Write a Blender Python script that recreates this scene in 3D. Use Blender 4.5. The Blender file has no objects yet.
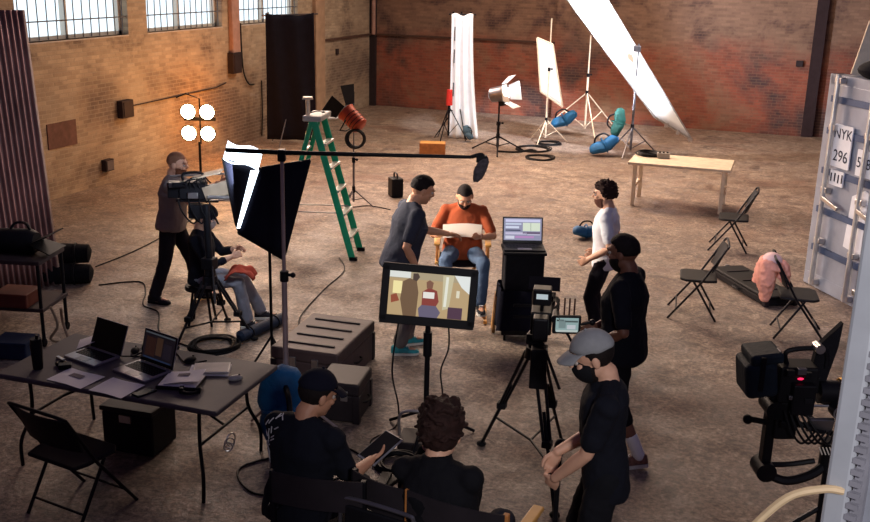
import bpy, math, random
from mathutils import Vector, Matrix, Euler, noise
random.seed(7)
S = bpy.context.scene
C = S.collection
V = Vector
rad = math.radians
RZ = rad(19.4)            # heading of the camera's right-hand direction

# ------------------------------------------------------------------ materials
def lin(c):
    return tuple(((x / 255) / 12.92 if x / 255 <= .04045 else ((x / 255 + .055) / 1.055) ** 2.4) for x in c) + (1,)

def new_mat(name):
    m = bpy.data.materials.new(name); m.use_nodes = True
    nt = m.node_tree
    return m, nt, nt.nodes['Principled BSDF']

def M(name, col, rough=.6, metal=0, var=.18, scale=9, bump=0, emit=0, sheen=0, bscale=None, coat=0, spec=None):
    m, nt, b = new_mat(name)
    b.inputs['Specular IOR Level'].default_value = spec if spec is not None else (.18 if max(col) < 60 else .35)
    N = nt.nodes.new
    b.inputs['Roughness'].default_value = rough
    b.inputs['Metallic'].default_value = metal
    if sheen: b.inputs['Sheen Weight'].default_value = sheen
    if coat: b.inputs['Coat Weight'].default_value = coat
    tc = N('ShaderNodeTexCoord')
    nz = N('ShaderNodeTexNoise'); nz.inputs['Scale'].default_value = scale; nz.inputs['Detail'].default_value = 4
    nt.links.new(tc.outputs['Object'], nz.inputs['Vector'])
    mp = N('ShaderNodeMapRange'); mp.inputs['To Min'].default_value = 1 - var; mp.inputs['To Max'].default_value = 1 + var
    mp.inputs['From Min'].default_value = .25; mp.inputs['From Max'].default_value = .75
    nt.links.new(nz.outputs['Fac'], mp.inputs['Value'])
    mx = N('ShaderNodeVectorMath'); mx.operation = 'SCALE'
    mx.inputs[0].default_value = lin(col)[:3]
    nt.links.new(mp.outputs['Result'], mx.inputs['Scale'])
    nt.links.new(mx.outputs['Vector'], b.inputs['Base Color'])
    if bump:
        n2 = N('ShaderNodeTexNoise'); n2.inputs['Scale'].default_value = bscale or scale * 4; n2.inputs['Detail'].default_value = 3
        nt.links.new(tc.outputs['Object'], n2.inputs['Vector'])
        bp = N('ShaderNodeBump'); bp.inputs['Strength'].default_value = bump; bp.inputs['Distance'].default_value = .02
        nt.links.new(n2.outputs['Fac'], bp.inputs['Height']); nt.links.new(bp.outputs['Normal'], b.inputs['Normal'])
    if emit:
        b.inputs['Emission Color'].default_value = lin(col); b.inputs['Emission Strength'].default_value = emit
    return m

def G(name, col, strength):                       # something that gives off light
    m, nt, b = new_mat(name)
    b.inputs['Base Color'].default_value = (.02, .02, .02, 1)
    b.inputs['Emission Color'].default_value = lin(col)
    b.inputs['Emission Strength'].default_value = strength
    return m

def ramp(nt, fac, stops):
    r = nt.nodes.new('ShaderNodeValToRGB')
    e = r.color_ramp.elements
    while len(e) < len(stops): e.new(.5)
    for k, (p, c) in enumerate(stops): e[k].position = p; e[k].color = lin(c)
    nt.links.new(fac, r.inputs['Fac'])
    return r.outputs['Color']

def noise_fac(nt, vec, scale, detail=4, rough=.55, dist=0):
    n = nt.nodes.new('ShaderNodeTexNoise')
    n.inputs['Scale'].default_value = scale; n.inputs['Detail'].default_value = detail
    n.inputs['Roughness'].default_value = rough; n.inputs['Distortion'].default_value = dist
    nt.links.new(vec, n.inputs['Vector'])
    return n.outputs['Fac']

def mixc(nt, fac, a, b, mode='MIX'):
    m = nt.nodes.new('ShaderNodeMix'); m.data_type = 'RGBA'; m.blend_type = mode
    if isinstance(fac, float): m.inputs[0].default_value = fac
    else: nt.links.new(fac, m.inputs[0])
    for k, x in ((6, a), (7, b)):
        if isinstance(x, tuple): m.inputs[k].default_value = x
        else: nt.links.new(x, m.inputs[k])
    return m.outputs[2]

def mrange(nt, v, a, b, c=0, d=1):
    m = nt.nodes.new('ShaderNodeMapRange'); nt.links.new(v, m.inputs[0])
    for k, x in zip((1, 2, 3, 4), (a, b, c, d)): m.inputs[k].default_value = x
    return m.outputs[0]

def brick_mat(name, axis, lo, lo2, hi, mortar, ledge):
    m, nt, b = new_mat(name)
    N, L = nt.nodes.new, nt.links.new
    tc = N('ShaderNodeTexCoord'); sp = N('ShaderNodeSeparateXYZ'); L(tc.outputs['Object'], sp.inputs[0])
    cb = N('ShaderNodeCombineXYZ'); L(sp.outputs['X' if axis == 'x' else 'Y'], cb.inputs[0]); L(sp.outputs['Z'], cb.inputs[1])
    v = cb.outputs[0]
    br = N('ShaderNodeTexBrick'); L(v, br.inputs['Vector'])
    br.inputs['Scale'].default_value = 1; br.inputs['Brick Width'].default_value = .21; br.inputs['Row Height'].default_value = .068
    br.inputs['Mortar Size'].default_value = .008; br.inputs['Mortar Smooth'].default_value = .3; br.inputs['Bias'].default_value = 0
    br.inputs['Color1'].default_value = (.72, .7, .7, 1); br.inputs['Color2'].default_value = (1.18, 1.18, 1.18, 1); br.inputs['Mortar'].default_value = (.9, .9, .9, 1)
    big = noise_fac(nt, v, .55, 5, .6, .4)
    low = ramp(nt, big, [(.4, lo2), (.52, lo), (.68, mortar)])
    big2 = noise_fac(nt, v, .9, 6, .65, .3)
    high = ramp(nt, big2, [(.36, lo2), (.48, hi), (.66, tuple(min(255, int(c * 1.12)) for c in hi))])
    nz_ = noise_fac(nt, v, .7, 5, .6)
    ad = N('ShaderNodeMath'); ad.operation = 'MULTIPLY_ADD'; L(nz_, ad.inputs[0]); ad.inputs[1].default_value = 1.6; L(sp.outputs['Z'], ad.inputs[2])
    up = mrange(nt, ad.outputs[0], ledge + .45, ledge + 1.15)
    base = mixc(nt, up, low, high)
    col = mixc(nt, .75, base, br.outputs['Color'], 'MULTIPLY')
    mf = mrange(nt, br.outputs['Fac'], 0, 1, 0, .4)
    col = mixc(nt, mf, col, lin(mortar))
    fine = noise_fac(nt, v, 11, 6, .7)
    col = mixc(nt, mrange(nt, fine, .55, .75, 0, .45), col, lin(lo2))
    L(col, b.inputs['Base Color'])
    b.inputs['Roughness'].default_value = .9
    bp = N('ShaderNodeBump'); bp.inputs['Strength'].default_value = .5; bp.inputs['Distance'].default_value = .02
    inv = mrange(nt, br.outputs['Fac'], 0, 1, 1, 0); L(inv, bp.inputs['Height']); L(bp.outputs['Normal'], b.inputs['Normal'])
    return m

def floor_mat():
    m, nt, b = new_mat('worn_concrete'); N, L = nt.nodes.new, nt.links.new
    tc = N('ShaderNodeTexCoord'); v = tc.outputs['Object']
    c1 = ramp(nt, noise_fac(nt, v, .32, 6, .62, .5), [(.34, (96, 83, 77)), (.5, (130, 114, 101)), (.68, (158, 144, 126))])
    c2 = ramp(nt, noise_fac(nt, v, 2.3, 7, .7, .6), [(.35, (72, 58, 55)), (.48, (142, 121, 106)), (.66, (194, 170, 148))])
    c3 = ramp(nt, noise_fac(nt, v, 6.5, 6, .75, 1.0), [(.34, (66, 54, 52)), (.5, (138, 118, 105)), (.66, (206, 186, 164))])
    c = mixc(nt, .5, c1, c2); c = mixc(nt, .5, c, c3)
    red = mrange(nt, noise_fac(nt, v, .8, 4, .6, .8), .52, .68, 0, .5)
    c = mixc(nt, red, c, lin((116, 82, 68)))
    grit = mrange(nt, noise_fac(nt, v, 26, 5, .7), .36, .68, .42, 1.42)
    sc = N('ShaderNodeVectorMath'); sc.operation = 'SCALE'; L(c, sc.inputs[0]); L(grit, sc.inputs['Scale'])
    dark = mrange(nt, noise_fac(nt, v, 1.1, 6, .7, 1.2), .57, .66, 0, .55)
    c = mixc(nt, dark, sc.outputs[0], lin((58, 45, 44)))
    # saw-cut joints of the slab
    sx = N('ShaderNodeSeparateXYZ'); L(v, sx.inputs[0])
    for ax in 'XY':
        wv = N('ShaderNodeMath'); wv.operation = 'PINGPONG'; L(sx.outputs[ax], wv.inputs[0]); wv.inputs[1].default_value = 3.1
        c = mixc(nt, mrange(nt, wv.outputs[0], .0, .02, .12, 0), c, lin((60, 46, 44)))
    L(c, b.inputs['Base Color'])
    L(mrange(nt, noise_fac(nt, v, 1.6, 4), .35, .7, .34, .8), b.inputs['Roughness'])
    bp = N('ShaderNodeBump'); bp.inputs['Strength'].default_value = .6; bp.inputs['Distance'].default_value = .025
    L(noise_fac(nt, v, 11, 7, .75), bp.inputs['Height']); L(bp.outputs['Normal'], b.inputs['Normal'])
    return m

BLK = M('black_metal', (24, 23, 27), .45, .3)
BLP = M('black_plastic', (20, 19, 23), .55, 0, .25)
BLF = M('black_fabric', (19, 18, 23), .9, 0, .25, 14, .3, bscale=60)
BLC = M('black_duvetyn', (19, 19, 32), .95, 0, .2, 6, .2, bscale=30)
GRYM = M('grey_metal', (120, 116, 120), .35, .8)
STEEL = M('bright_steel', (196, 192, 190), .28, .9)
CREAM = M('cream_metal', (226, 206, 180), .45, .2)
WHITEC = M('white_cloth', (236, 234, 232), .9, 0, .05)
WHITEP = M('white_paint', (216, 208, 196), .5, 0, .06)
PAPER = M('paper', (236, 234, 234), .85, 0, .04)
BLUEN = M('blue_nylon', (36, 104, 156), .6, 0, .25, 10, .25)
BLUED = M('deep_blue_nylon', (16, 84, 132), .65, 0, .3, 9, .3)
TEALN = M('green_canvas', (20, 72, 64), .75, 0, .25, 9, .3)
WOOD = M('pale_wood', (188, 138, 74), .5, 0, .2, 6)
WOODR = M('apple_box_ply', (176, 112, 58), .6, 0, .25, 14)
RUB = M('rubber', (16, 15, 17), .8)
GREEN = M('green_fibreglass', (20, 158, 116), .4, 0, .1)
ALU = M('aluminium', (206, 204, 200), .35, .75)
REDP = M('red_paint', (178, 66, 36), .45, .1, .15)
SCR = M('screen_glass', (14, 14, 18), .35)
SIL = M('silver_lid', (168, 166, 170), .35, .6)
BRASSY = M('brass', (182, 140, 66), .35, .8)
CASEB = M('brown_case_shell', (76, 60, 60), .55, 0, .18, 5, .15)
CASED = M('dark_case_shell', (40, 34, 37), .5, 0, .2)
CABLE = M('black_cable', (18, 16, 18), .6)

# ------------------------------------------------------------------ mesh collector
class MB:
    def __init__(s): s.v = []; s.f = []; s.T = Matrix(); s.mi = []; s.cur = 0
    def add(s, vs, fs):
        o = len(s.v); s.v += [s.T @ V(p) for p in vs]; s.f += [tuple(i + o for i in f) for f in fs]; s.mi += [s.cur] * len(fs)
        return s
    def box(s, c, d, R=None):
        c = V(c); R = R or Matrix.Identity(3)
        vs = [c + R @ V((x * d[0] / 2, y * d[1] / 2, z * d[2] / 2)) for x in (-1, 1) for y in (-1, 1) for z in (-1, 1)]
        return s.add(vs, [(0, 1, 3, 2), (4, 6, 7, 5), (0, 4, 5, 1), (2, 3, 7, 6), (0, 2, 6, 4), (1, 5, 7, 3)])
    def rings(s, rs, cap=True):
        n = len(rs[0]); vs = [p for r in rs for p in r]; fs = []
        for k in range(len(rs) - 1):
            for i in range(n):
                j = (i + 1) % n
                fs.append((k * n + i, k * n + j, (k + 1) * n + j, (k + 1) * n + i))
        if cap: fs.append(tuple(range(n))[::-1]); fs.append(tuple((len(rs) - 1) * n + i for i in range(n)))
        return s.add(vs, fs)
    def tube(s, pts, r, n=8, cap=True):
        pts = [V(p) for p in pts]; m = len(pts); rs = []
        rr = r if isinstance(r, (list, tuple)) else [r] * m
        up = V((0, 0, 1)); side = None
        for k in range(m):
            t = (pts[min(k + 1, m - 1)] - pts[max(k - 1, 0)])
            t = t.normalized() if t.length > 1e-9 else up
            if side is None:
                a = V((0, 0, 1)) if abs(t.z) < .9 else V((1, 0, 0))
                side = t.cross(a).normalized()
            else:
                side = (side - t * side.dot(t)); side = side.normalized() if side.length > 1e-6 else t.orthogonal().normalized()
            w = t.cross(side)
            rs.append([pts[k] + (side * math.cos(6.28318 * i / n) + w * math.sin(6.28318 * i / n)) * rr[k] for i in range(n)])
        return s.rings(rs, cap)
    def cyl(s, a, b, r, r2=None, n=14): return s.tube([a, b], [r, r if r2 is None else r2], n)
    def ell(s, c, d, R=None, seg=16, ring=10):
        c = V(c); R = R or Matrix.Identity(3); d = d if isinstance(d, (tuple, list)) else (d, d, d)
        vs = [c + R @ V((0, 0, -d[2]))]
        for k in range(1, ring):
            a = -math.pi / 2 + math.pi * k / ring
            for i in range(seg):
                t = 2 * math.pi * i / seg
                vs.append(c + R @ V((d[0] * math.cos(a) * math.cos(t), d[1] * math.cos(a) * math.sin(t), d[2] * math.sin(a))))
        vs.append(c + R @ V((0, 0, d[2]))); fs = []
        for i in range(seg): fs.append((0, 1 + (i + 1) % seg, 1 + i))
        for k in range(ring - 2):
            for i in range(seg):
                a = 1 + k * seg + i; b = 1 + k * seg + (i + 1) % seg
                fs.append((a, b, b + seg, a + seg))
        t = len(vs) - 1; o = 1 + (ring - 2) * seg
        for i in range(seg): fs.append((o + i, o + (i + 1) % seg, t))
        return s.add(vs, fs)
    def torus(s, c, R1, r, n=24, m=8, R=None, wob=0):
        c = V(c); R = R or Matrix.Identity(3); vs = []; fs = []
        for i in range(n):
            a = 6.28318 * i / n; q = R1 * (1 + wob * math.sin(3 * a + R1 * 90))
            for j in range(m):
                b = 6.28318 * j / m
                vs.append(c + R @ V(((q + r * math.cos(b)) * math.cos(a), (q + r * math.cos(b)) * math.sin(a), r * math.sin(b))))
        for i in range(n):
            for j in range(m):
                fs.append((i * m + j, ((i + 1) % n) * m + j, ((i + 1) % n) * m + (j + 1) % m, i * m + (j + 1) % m))
        return s.add(vs, fs)
    def prism(s, poly, z0, z1, R=None, c=(0, 0, 0)):          # polygon in local XY pulled along local Z
        R = R or Matrix.Identity(3); c = V(c); n = len(poly)
        vs = [c + R @ V((x, y, z)) for z in (z0, z1) for x, y in poly]
        return s.add(vs, [tuple(range(n))[::-1], tuple(range(n, 2 * n))] + [(i, (i + 1) % n, n + (i + 1) % n, n + i) for i in range(n)])
    def grid(s, fn, nu, nv, th=0):                             # sheet with optional thickness
        P = [[V(fn(u / nu, v / nv)) for v in range(nv + 1)] for u in range(nu + 1)]
        w = nv + 1; vs = [p for r in P for p in r]
        fs = [(u * w + v, (u + 1) * w + v, (u + 1) * w + v + 1, u * w + v + 1) for u in range(nu) for v in range(nv)]
        if not th: return s.add(vs, fs)
        nn = []
        for u in range(nu + 1):
            for v in range(nv + 1):
                a = P[min(u + 1, nu)][v] - P[max(u - 1, 0)][v]; b = P[u][min(v + 1, nv)] - P[u][max(v - 1, 0)]
                k = a.cross(b); nn.append(k.normalized() if k.length > 1e-9 else V((0, 0, 1)))
        o = len(vs); vs = vs + [p - k * th for p, k in zip(vs, nn)]
        fs = fs + [tuple(i + o for i in f[::-1]) for f in fs]
        edge = [u * w for u in range(nu + 1)] + [nu * w + v for v in range(1, nv + 1)] + [u * w + nv for u in range(nu - 1, -1, -1)] + [v for v in range(nv - 1, 0, -1)]
        for i in range(len(edge)):
            a, b = edge[i], edge[(i + 1) % len(edge)]
            fs.append((b, a, a + o, b + o))
        return s.add(vs, fs)
    def build(s, name, mat, parent=None, smooth=False, bevel=0, loc=None, rz=0, seg=2, fix=True):
        me = bpy.data.meshes.new(name)
        me.from_pydata([tuple(p) for p in s.v], [], s.f)
        for m in (mat if isinstance(mat, (list, tuple)) else [mat]): me.materials.append(m)
        if any(s.mi): me.polygons.foreach_set('material_index', s.mi)
        if fix:
            import bmesh
            bm = bmesh.new(); bm.from_mesh(me); bmesh.ops.recalc_face_normals(bm, faces=bm.faces); bm.to_mesh(me); bm.free()
        if smooth:
            me.polygons.foreach_set('use_smooth', [True] * len(me.polygons))
            if smooth != 'all': me.set_sharp_from_angle(angle=rad(42))
        o = bpy.data.objects.new(name, me); C.objects.link(o)
        if parent: o.parent = parent
        if loc: o.location = loc
        if rz: o.rotation_euler = (0, 0, rz)
        if bevel:
            b = o.modifiers.new('edge', 'BEVEL'); b.width = bevel; b.segments = seg; b.limit_method = 'ANGLE'; b.angle_limit = rad(40)
        return o

def tag(o, label, cat, group=None):
    o['label'] = label; o['category'] = cat
    if group: o['group'] = group
    return o

def thing(name, label, cat, loc=(0, 0, 0), rz=0, group=None):
    o = bpy.data.objects.new(name, None); C.objects.link(o); o.empty_display_size = .2
    o.location = loc; o.rotation_euler = (0, 0, rz)
    return tag(o, label, cat, group)

def struct(o): o['kind'] = 'structure'; return o

def smooth_path(pts, k=6):                                      # Catmull-Rom through points
    pts = [V(p) for p in pts]; out = []
    for i in range(len(pts) - 1):
        a, b, c, d = pts[max(i - 1, 0)], pts[i], pts[i + 1], pts[min(i + 2, len(pts) - 1)]
        for j in range(k):
            t = j / k
            out.append(.5 * ((2 * b) + (c - a) * t + (2 * a - 5 * b + 4 * c - d) * t * t + (3 * b - a - 3 * c + d) * t ** 3))
    out.append(pts[-1]); return out

def rotm(x=0, y=0, z=0): return Euler((rad(x), rad(y), rad(z)), 'XYZ').to_matrix()
def look(d, up=V((0, 0, 1))):                                    # matrix whose +Y looks along d
    y = V(d).normalized(); x = y.cross(up); x = x.normalized() if x.length > 1e-5 else V((1, 0, 0)); z = x.cross(y)
    return Matrix((x, y, z)).transposed()
def heading(hx, hy): return math.atan2(-hx, hy)

TEXTS = []
def text(name, s, size, mat, parent, loc, R, ext=.001):
    cu = bpy.data.curves.new(name, 'FONT'); cu.body = s; cu.size = size; cu.extrude = ext; cu.align_x = 'CENTER'; cu.align_y = 'CENTER'
    cu.materials.append(mat); o = bpy.data.objects.new(name, cu); C.objects.link(o)
    o.parent = parent; o.matrix_local = Matrix.Translation(loc) @ R.to_4x4()
    TEXTS.append(o); return o
# ------------------------------------------------------------------ the setting
XL, YB, ZS, ZL = -10.84, 25.65, 2.46, 1.92
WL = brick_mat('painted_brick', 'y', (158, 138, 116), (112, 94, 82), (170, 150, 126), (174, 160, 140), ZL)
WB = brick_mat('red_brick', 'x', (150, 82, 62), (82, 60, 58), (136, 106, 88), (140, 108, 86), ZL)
DARKG = M('dark_paint', (52, 42, 44), .7)
struct(MB().box((2, 12.5, -.1), (28, 28, .2)).build('floor', floor_mat()))
m = MB(); ZT = 4.6
WIN = [(8.3, 11.2), (12.2, 14.9), (15.45, 17.98), (18.6, 21.3)]
m.box((XL - .2, 12.5, ZS / 2), (.4, 27, ZS)); m.box((XL - .2, 12.5, (ZT + 6.5) / 2), (.4, 27, 6.5 - ZT))
ys = [-1.] + [y for w in WIN for y in w] + [26.]
for k in range(0, len(ys), 2): m.box((XL - .2, (ys[k] + ys[k + 1]) / 2, (ZS + ZT) / 2), (.4, ys[k + 1] - ys[k], ZT - ZS))
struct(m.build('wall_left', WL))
m = MB(); m.box((2, YB + .2, 3.25), (28, .4, 6.5)); m.box((-2.62, YB - .06, 3.25), (6.2, .12, 6.5))
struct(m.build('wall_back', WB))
LEDGE = M('ledge', (84, 60, 50), .9)
struct(MB().box((-8.25, YB - .02, ZL), (5.1, .06, .05)).build('trim_1', LEDGE))
struct(MB().box((XL + .02, 23.75, ZL), (.05, 3.7, .05)).build('trim_2', LEDGE))
PIPE = M('pink_pipe', (176, 138, 124), .5)
struct(MB().cyl((XL + .12, YB - .14, ZL), (XL + .12, YB - .14, 6.4), .055).build('trim_3', PIPE, smooth=True))
struct(MB().box((XL + .06, YB - .06, 3.2), (.2, .16, 6.4)).build('trim_4', DARKG))
struct(MB().box((.56, YB - .06, 3.2), (.26, .16, 6.4)).build('trim_5', M('dark_column', (52, 38, 40), .7)))
struct(MB().box((XL + .05, 18.36, 4.0), (.1, .3, 4.2)).build('trim_6', PIPE, bevel=.02))
struct(MB().box((XL + .04, 22.3, 3.25), (.1, .5, 6.5)).build('trim_7', M('plaster_pier', (172, 142, 116), .9, 0, .2, 5)))
PANE = G('daylight_pane', (214, 230, 240), 1.6)
BAR = M('window_bar', (92, 92, 96), .6)
for k, (a, b) in enumerate(WIN[1:]):
    w = bpy.data.objects.new('window_%d' % (k + 1), None); C.objects.link(w); w['kind'] = 'structure'; w.location = (XL - .2, (a + b) / 2, ZS)
    L = b - a; h = ZT - ZS
    f = MB(); f.box((0, 0, .03), (.1, L, .06)); f.box((0, 0, h - .03), (.1, L, .06))
    for y in (-L / 2 + .03, -L * .02, L / 2 - .03): f.box((0, y, h / 2), (.1, .06, h))
    f.box((0, 0, .85), (.09, L, .05)); f.build('window_frame', WHITEP, w)
    MB().box((-.08, 0, h / 2), (.02, L, h)).build('pane', PANE, w)
    g = MB()
    n = 13
    for i in range(n):
        y = -L / 2 + L * (i + .5) / n
        g.cyl((.16, y, .02), (.16 + .02 * math.sin(i * 2.1), y + .02 * math.sin(i * 1.7), h - .02), .009, n=6)
    g.box((.16, 0, .3), (.016, L, .02)); g.box((.16, 0, 1.1), (.016, L, .02)); g.build('security_grille', BAR, w)
    MB().box((.06, 0, -.012), (.29, L, .024)).build('window_sill', M('pale_sill', (190, 180, 170), .7), w)
# fittings on the wall beside the windows
def wallbox(name, label, y, z, sy, sz, d, mat, cat, extra=None):
    t = thing(name, label, cat, (XL, y, z))
    MB().box((d / 2, 0, 0), (d, sy, sz)).build('housing', mat, t, bevel=.01)
    MB().box((d + .006, 0, 0), (.012, sy * .8, sz * .8)).build('cover_plate', GRYM if extra else mat, t)
    return t
wallbox('junction_box', 'dark square junction box high on the painted brick wall with a conduit', 14.6, 1.22, .32, .3, .12, DARKG, 'electrical box')
wallbox('socket_box', 'small black socket box low on the painted brick wall', 14.03, .33, .22, .2, .1, DARKG, 'electrical box', 1)
wallbox('breaker_panel', 'narrow dark breaker panel under the pipe between two windows', 18.3, 1.72, .34, .42, .14, DARKG, 'electrical box')
tag(MB().tube([(0, .18, 0), (0, 3.0, .04), (0, 3.4, .1)], .012, 6).build('conduit', DARKG, loc=(XL + .03, 14.6, 1.24)), 'thin dark conduit running along the brick from the junction box', 'conduit')
tag(MB().tube(smooth_path([(0, 0, 1.5), (0, .05, .6), (0, .25, .25), (0, .5, .2)]), .016, 6).build('wall_cable', CABLE, loc=(XL + .04, 18.62, 1.0), smooth=True), 'dark cable looping down the wall beside the breaker panel', 'cable')
tag(MB().tube([(0, 0, 1.25), (0, 0, .5), (0, -.05, .05)], .016, 6).build('wall_conduit', CABLE, loc=(XL + .04, 19.45, 0)), 'vertical dark conduit on the wall behind the black flag', 'conduit')
struct(MB().box((XL + .004, 13.0, 1.0), (.03, .68, .4)).build('trim_8', M('bricked_patch', (104, 74, 66), .9, 0, .3, 8)))
for nm, lb, x, y, z in (('wall_anchor', 'small black anchor plate on the brick beside the dark column', .2, YB - .15, 1.72), ('wall_vent', 'tiny dark vent hole in brick near the room corner', XL + .02, 23.4, 1.6)):
    tag(MB().box((0, 0, 0), (.16, .06, .14) if x > -5 else (.05, .14, .14)).build(nm, DARKG, loc=(x, y, z), bevel=.01), lb, 'wall fitting')

# corrugated partition at the edge of the frame
COR = M('rusty_corrugated_steel', (150, 116, 112), .5, .15, .35, 2.2)
def corr(u, v):
    s = (u - .5) * 1.3; a = s / .062 * 2 * math.pi
    return (s - .045 * (v * 3.15), .028 * math.cos(a), v * 3.15)
t = thing('corrugated_panel', 'tall rusty corrugated metal panel standing before the windowed brick wall', 'metal panel', (-8.2, 8.60, 0), rad(57))
MB().grid(corr, 170, 8, .004).build('sheet', COR, t, smooth='all', fix=False)
MB().box((.665 - .071, 0, 1.575), (.02, .06, 3.15), rotm(0, -2.6, 0)).build('edge_strip', M('pale_edge', (190, 160, 140), .5, .3), t)
for z in (.3, 2.8): MB().box((-.045 * z, .06, z), (1.28, .05, .09)).build('rail', DARKG, t)

# shipping container, its door end in view
CBL = M('container_paint', (150, 154, 164), .45, .15, .22, 3)
CBD = M('container_paint_dark_blue', (70, 84, 112), .5, .15, .25, 3)  # darker blue used on the door ribs
RUST = M('rust_stain', (140, 112, 96), .8, 0, .4, 4)
d = V((.53, -.85)).normalized()
t = thing('shipping_container', 'blue grey shipping container with lock rods and white number plates on its doors', 'container', (.5, 12.97, 0), math.atan2(d.y, d.x))
# local +X runs along the door end, local -Y... faces the room
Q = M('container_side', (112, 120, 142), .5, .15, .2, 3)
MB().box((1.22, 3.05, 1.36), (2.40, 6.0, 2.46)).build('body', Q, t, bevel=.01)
for x in (.06, 2.38): MB().box((x, .04, 1.3), (.13, .16, 2.6)).build('corner_post', CBL, t, bevel=.012)
MB().box((1.22, .04, 2.54), (2.4, .16, .12)).build('header', CBL, t); MB().box((1.22, .04, .09), (2.4, .18, .16)).build('threshold', CBL, t)
for k, x in enumerate((.66, 1.79)):
    dr = MB(); dr.box((x, -.02, 1.32), (1.1, .05, 2.34))
    o = dr.build('door', CBL, t, bevel=.008)
    rb = MB()
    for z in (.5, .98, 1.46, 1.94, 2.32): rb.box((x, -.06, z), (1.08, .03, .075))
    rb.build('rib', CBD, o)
    for xx in (x - .36, x + .32) if k == 0 else (x - .32, x + .36):
        r = MB(); r.cyl((xx, -.13, .06), (xx, -.13, 2.62), .03); r.build('lock_rod', ALU, o, smooth=True)
        for z in (.1, .62, 1.25, 2.0, 2.55): MB().box((xx, -.1, z), (.12, .08, .07)).build('rod_bracket', STEEL, o, bevel=.01)
        MB().box((xx + .16, -.14, 1.12), (.34, .03, .05), rotm(0, 12, 0)).build('lock_handle', STEEL, o, bevel=.006)
TXT = M('stencil_ink', (44, 44, 56), .7)
PL = M('white_plate', (224, 224, 226), .6, 0, .05)
pl = MB().box((.48, -.085, 1.8), (.34, .015, .5)).build('number_plate', PL, t)
FX = Matrix(((1, 0, 0), (0, 0, -1), (0, 1, 0)))            # lettering stands upright, reads from outside
text('lettering', 'NYK', .17, TXT, pl, (.48, -.095, 1.94), FX); text('lettering', '296', .19, TXT, pl, (.48, -.095, 1.68), FX)
pl = MB().box((.99, -.085, 1.68), (.4, .015, .3)).build('number_plate', PL, t)
text('lettering', '568 0', .17, TXT, pl, (.99, -.095, 1.68), FX)
pl = MB().box((.46, -.085, 1.42), (.26, .015, .18)).build('number_plate', PL, t); [MB().box((.36 + .07 * i, -.096, 1.42 + .01 * (i % 2)), (.018, .006, .1)).build('stencil_mark', TXT, pl) for i in range(4)]
MB().prism([(-.3, -.36), (-.26, .25), (-.05, .36), (.3, .3), (.28, -.3), (.05, -.4)], 0, .012, FX, (1.02, -.05, 1.02)).build('white_patch', PL, t)
# its open door leaf, closer to the camera
t = thing('container_door', 'dark blue steel door leaf with a pale lock rod beside the camera rig', 'container door', (.845, 9.30, 0), math.atan2(-.75, .66))
MB().box((.6, .03, 1.36), (1.2, .06, 2.6)).build('panel', M('navy_paint', (50, 62, 88), .5, .15, .2, 3), t, bevel=.01)
MB().box((.05, -.02, 1.36), (.14, .08, 2.6)).build('edge_rail', M('navy_rail', (62, 76, 104), .5, .15), t, bevel=.01)
MB().cyl((-.05, -.02, .1), (-.05, -.02, .95), .018).build('lock_rod', ALU, t, smooth=True)
MB().box((-.04, -.02, .98), (.1, .06, .06)).build('rod_bracket', STEEL, t, bevel=.01)
t = thing('steel_door_edge', 'pale steel door edge with a ribbed seal, nearest to the camera', 'door', (.30, 3.1, 0), RZ + rad(-38))
MB().box((0, 0, 1.8), (.075, .06, 3.6)).build('edge_rail', M('pale_grey_paint', (172, 174, 180), .5, .1, .08), t, bevel=.012)
s_ = MB(); s_.box((.06, .01, 1.8), (.035, .04, 3.6))
for k in range(90): s_.box((.05, -.02, .05 + k * .039), (.035, .02, .018))
s_.build('seal', M('grey_seal', (132, 130, 138), .7), t)
MB().box((.32, .05, 1.8), (.5, .05, 3.6)).build('panel', M('grey_panel', (146, 148, 158), .5, .1, .1), t)
tag(MB().tube(smooth_path([(-.3, -.08, -.22), (-.2, -.05, -.06), (-.1, -.02, .06), (0, 0, .1), (.06, .01, .1)]), .013, 8).build('hose', M('cream_hose', (206, 178, 140), .5), loc=(.25, 3.06, 2.06), smooth=True), 'pale curved hose hooked on the nearest steel door edge', 'hose')
t = thing('leaning_board', 'beige board leaning above a black bag on top of the container', 'board', (.80, 12.78, 2.6), RZ)
MB().box((.06, 0, .30), (.26, .03, .62), rotm(0, 12, 0)).build('board', M('beige_board', (206, 188, 160), .8), t)
o = MB().ell((0, 0, .1), (.34, .3, .13)).build('duffel_bag', BLF, loc=(1.06, 12.5, 2.6), smooth=True, rz=RZ)
tag(o, 'black soft bag lying on top of the shipping container', 'bag')
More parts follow.
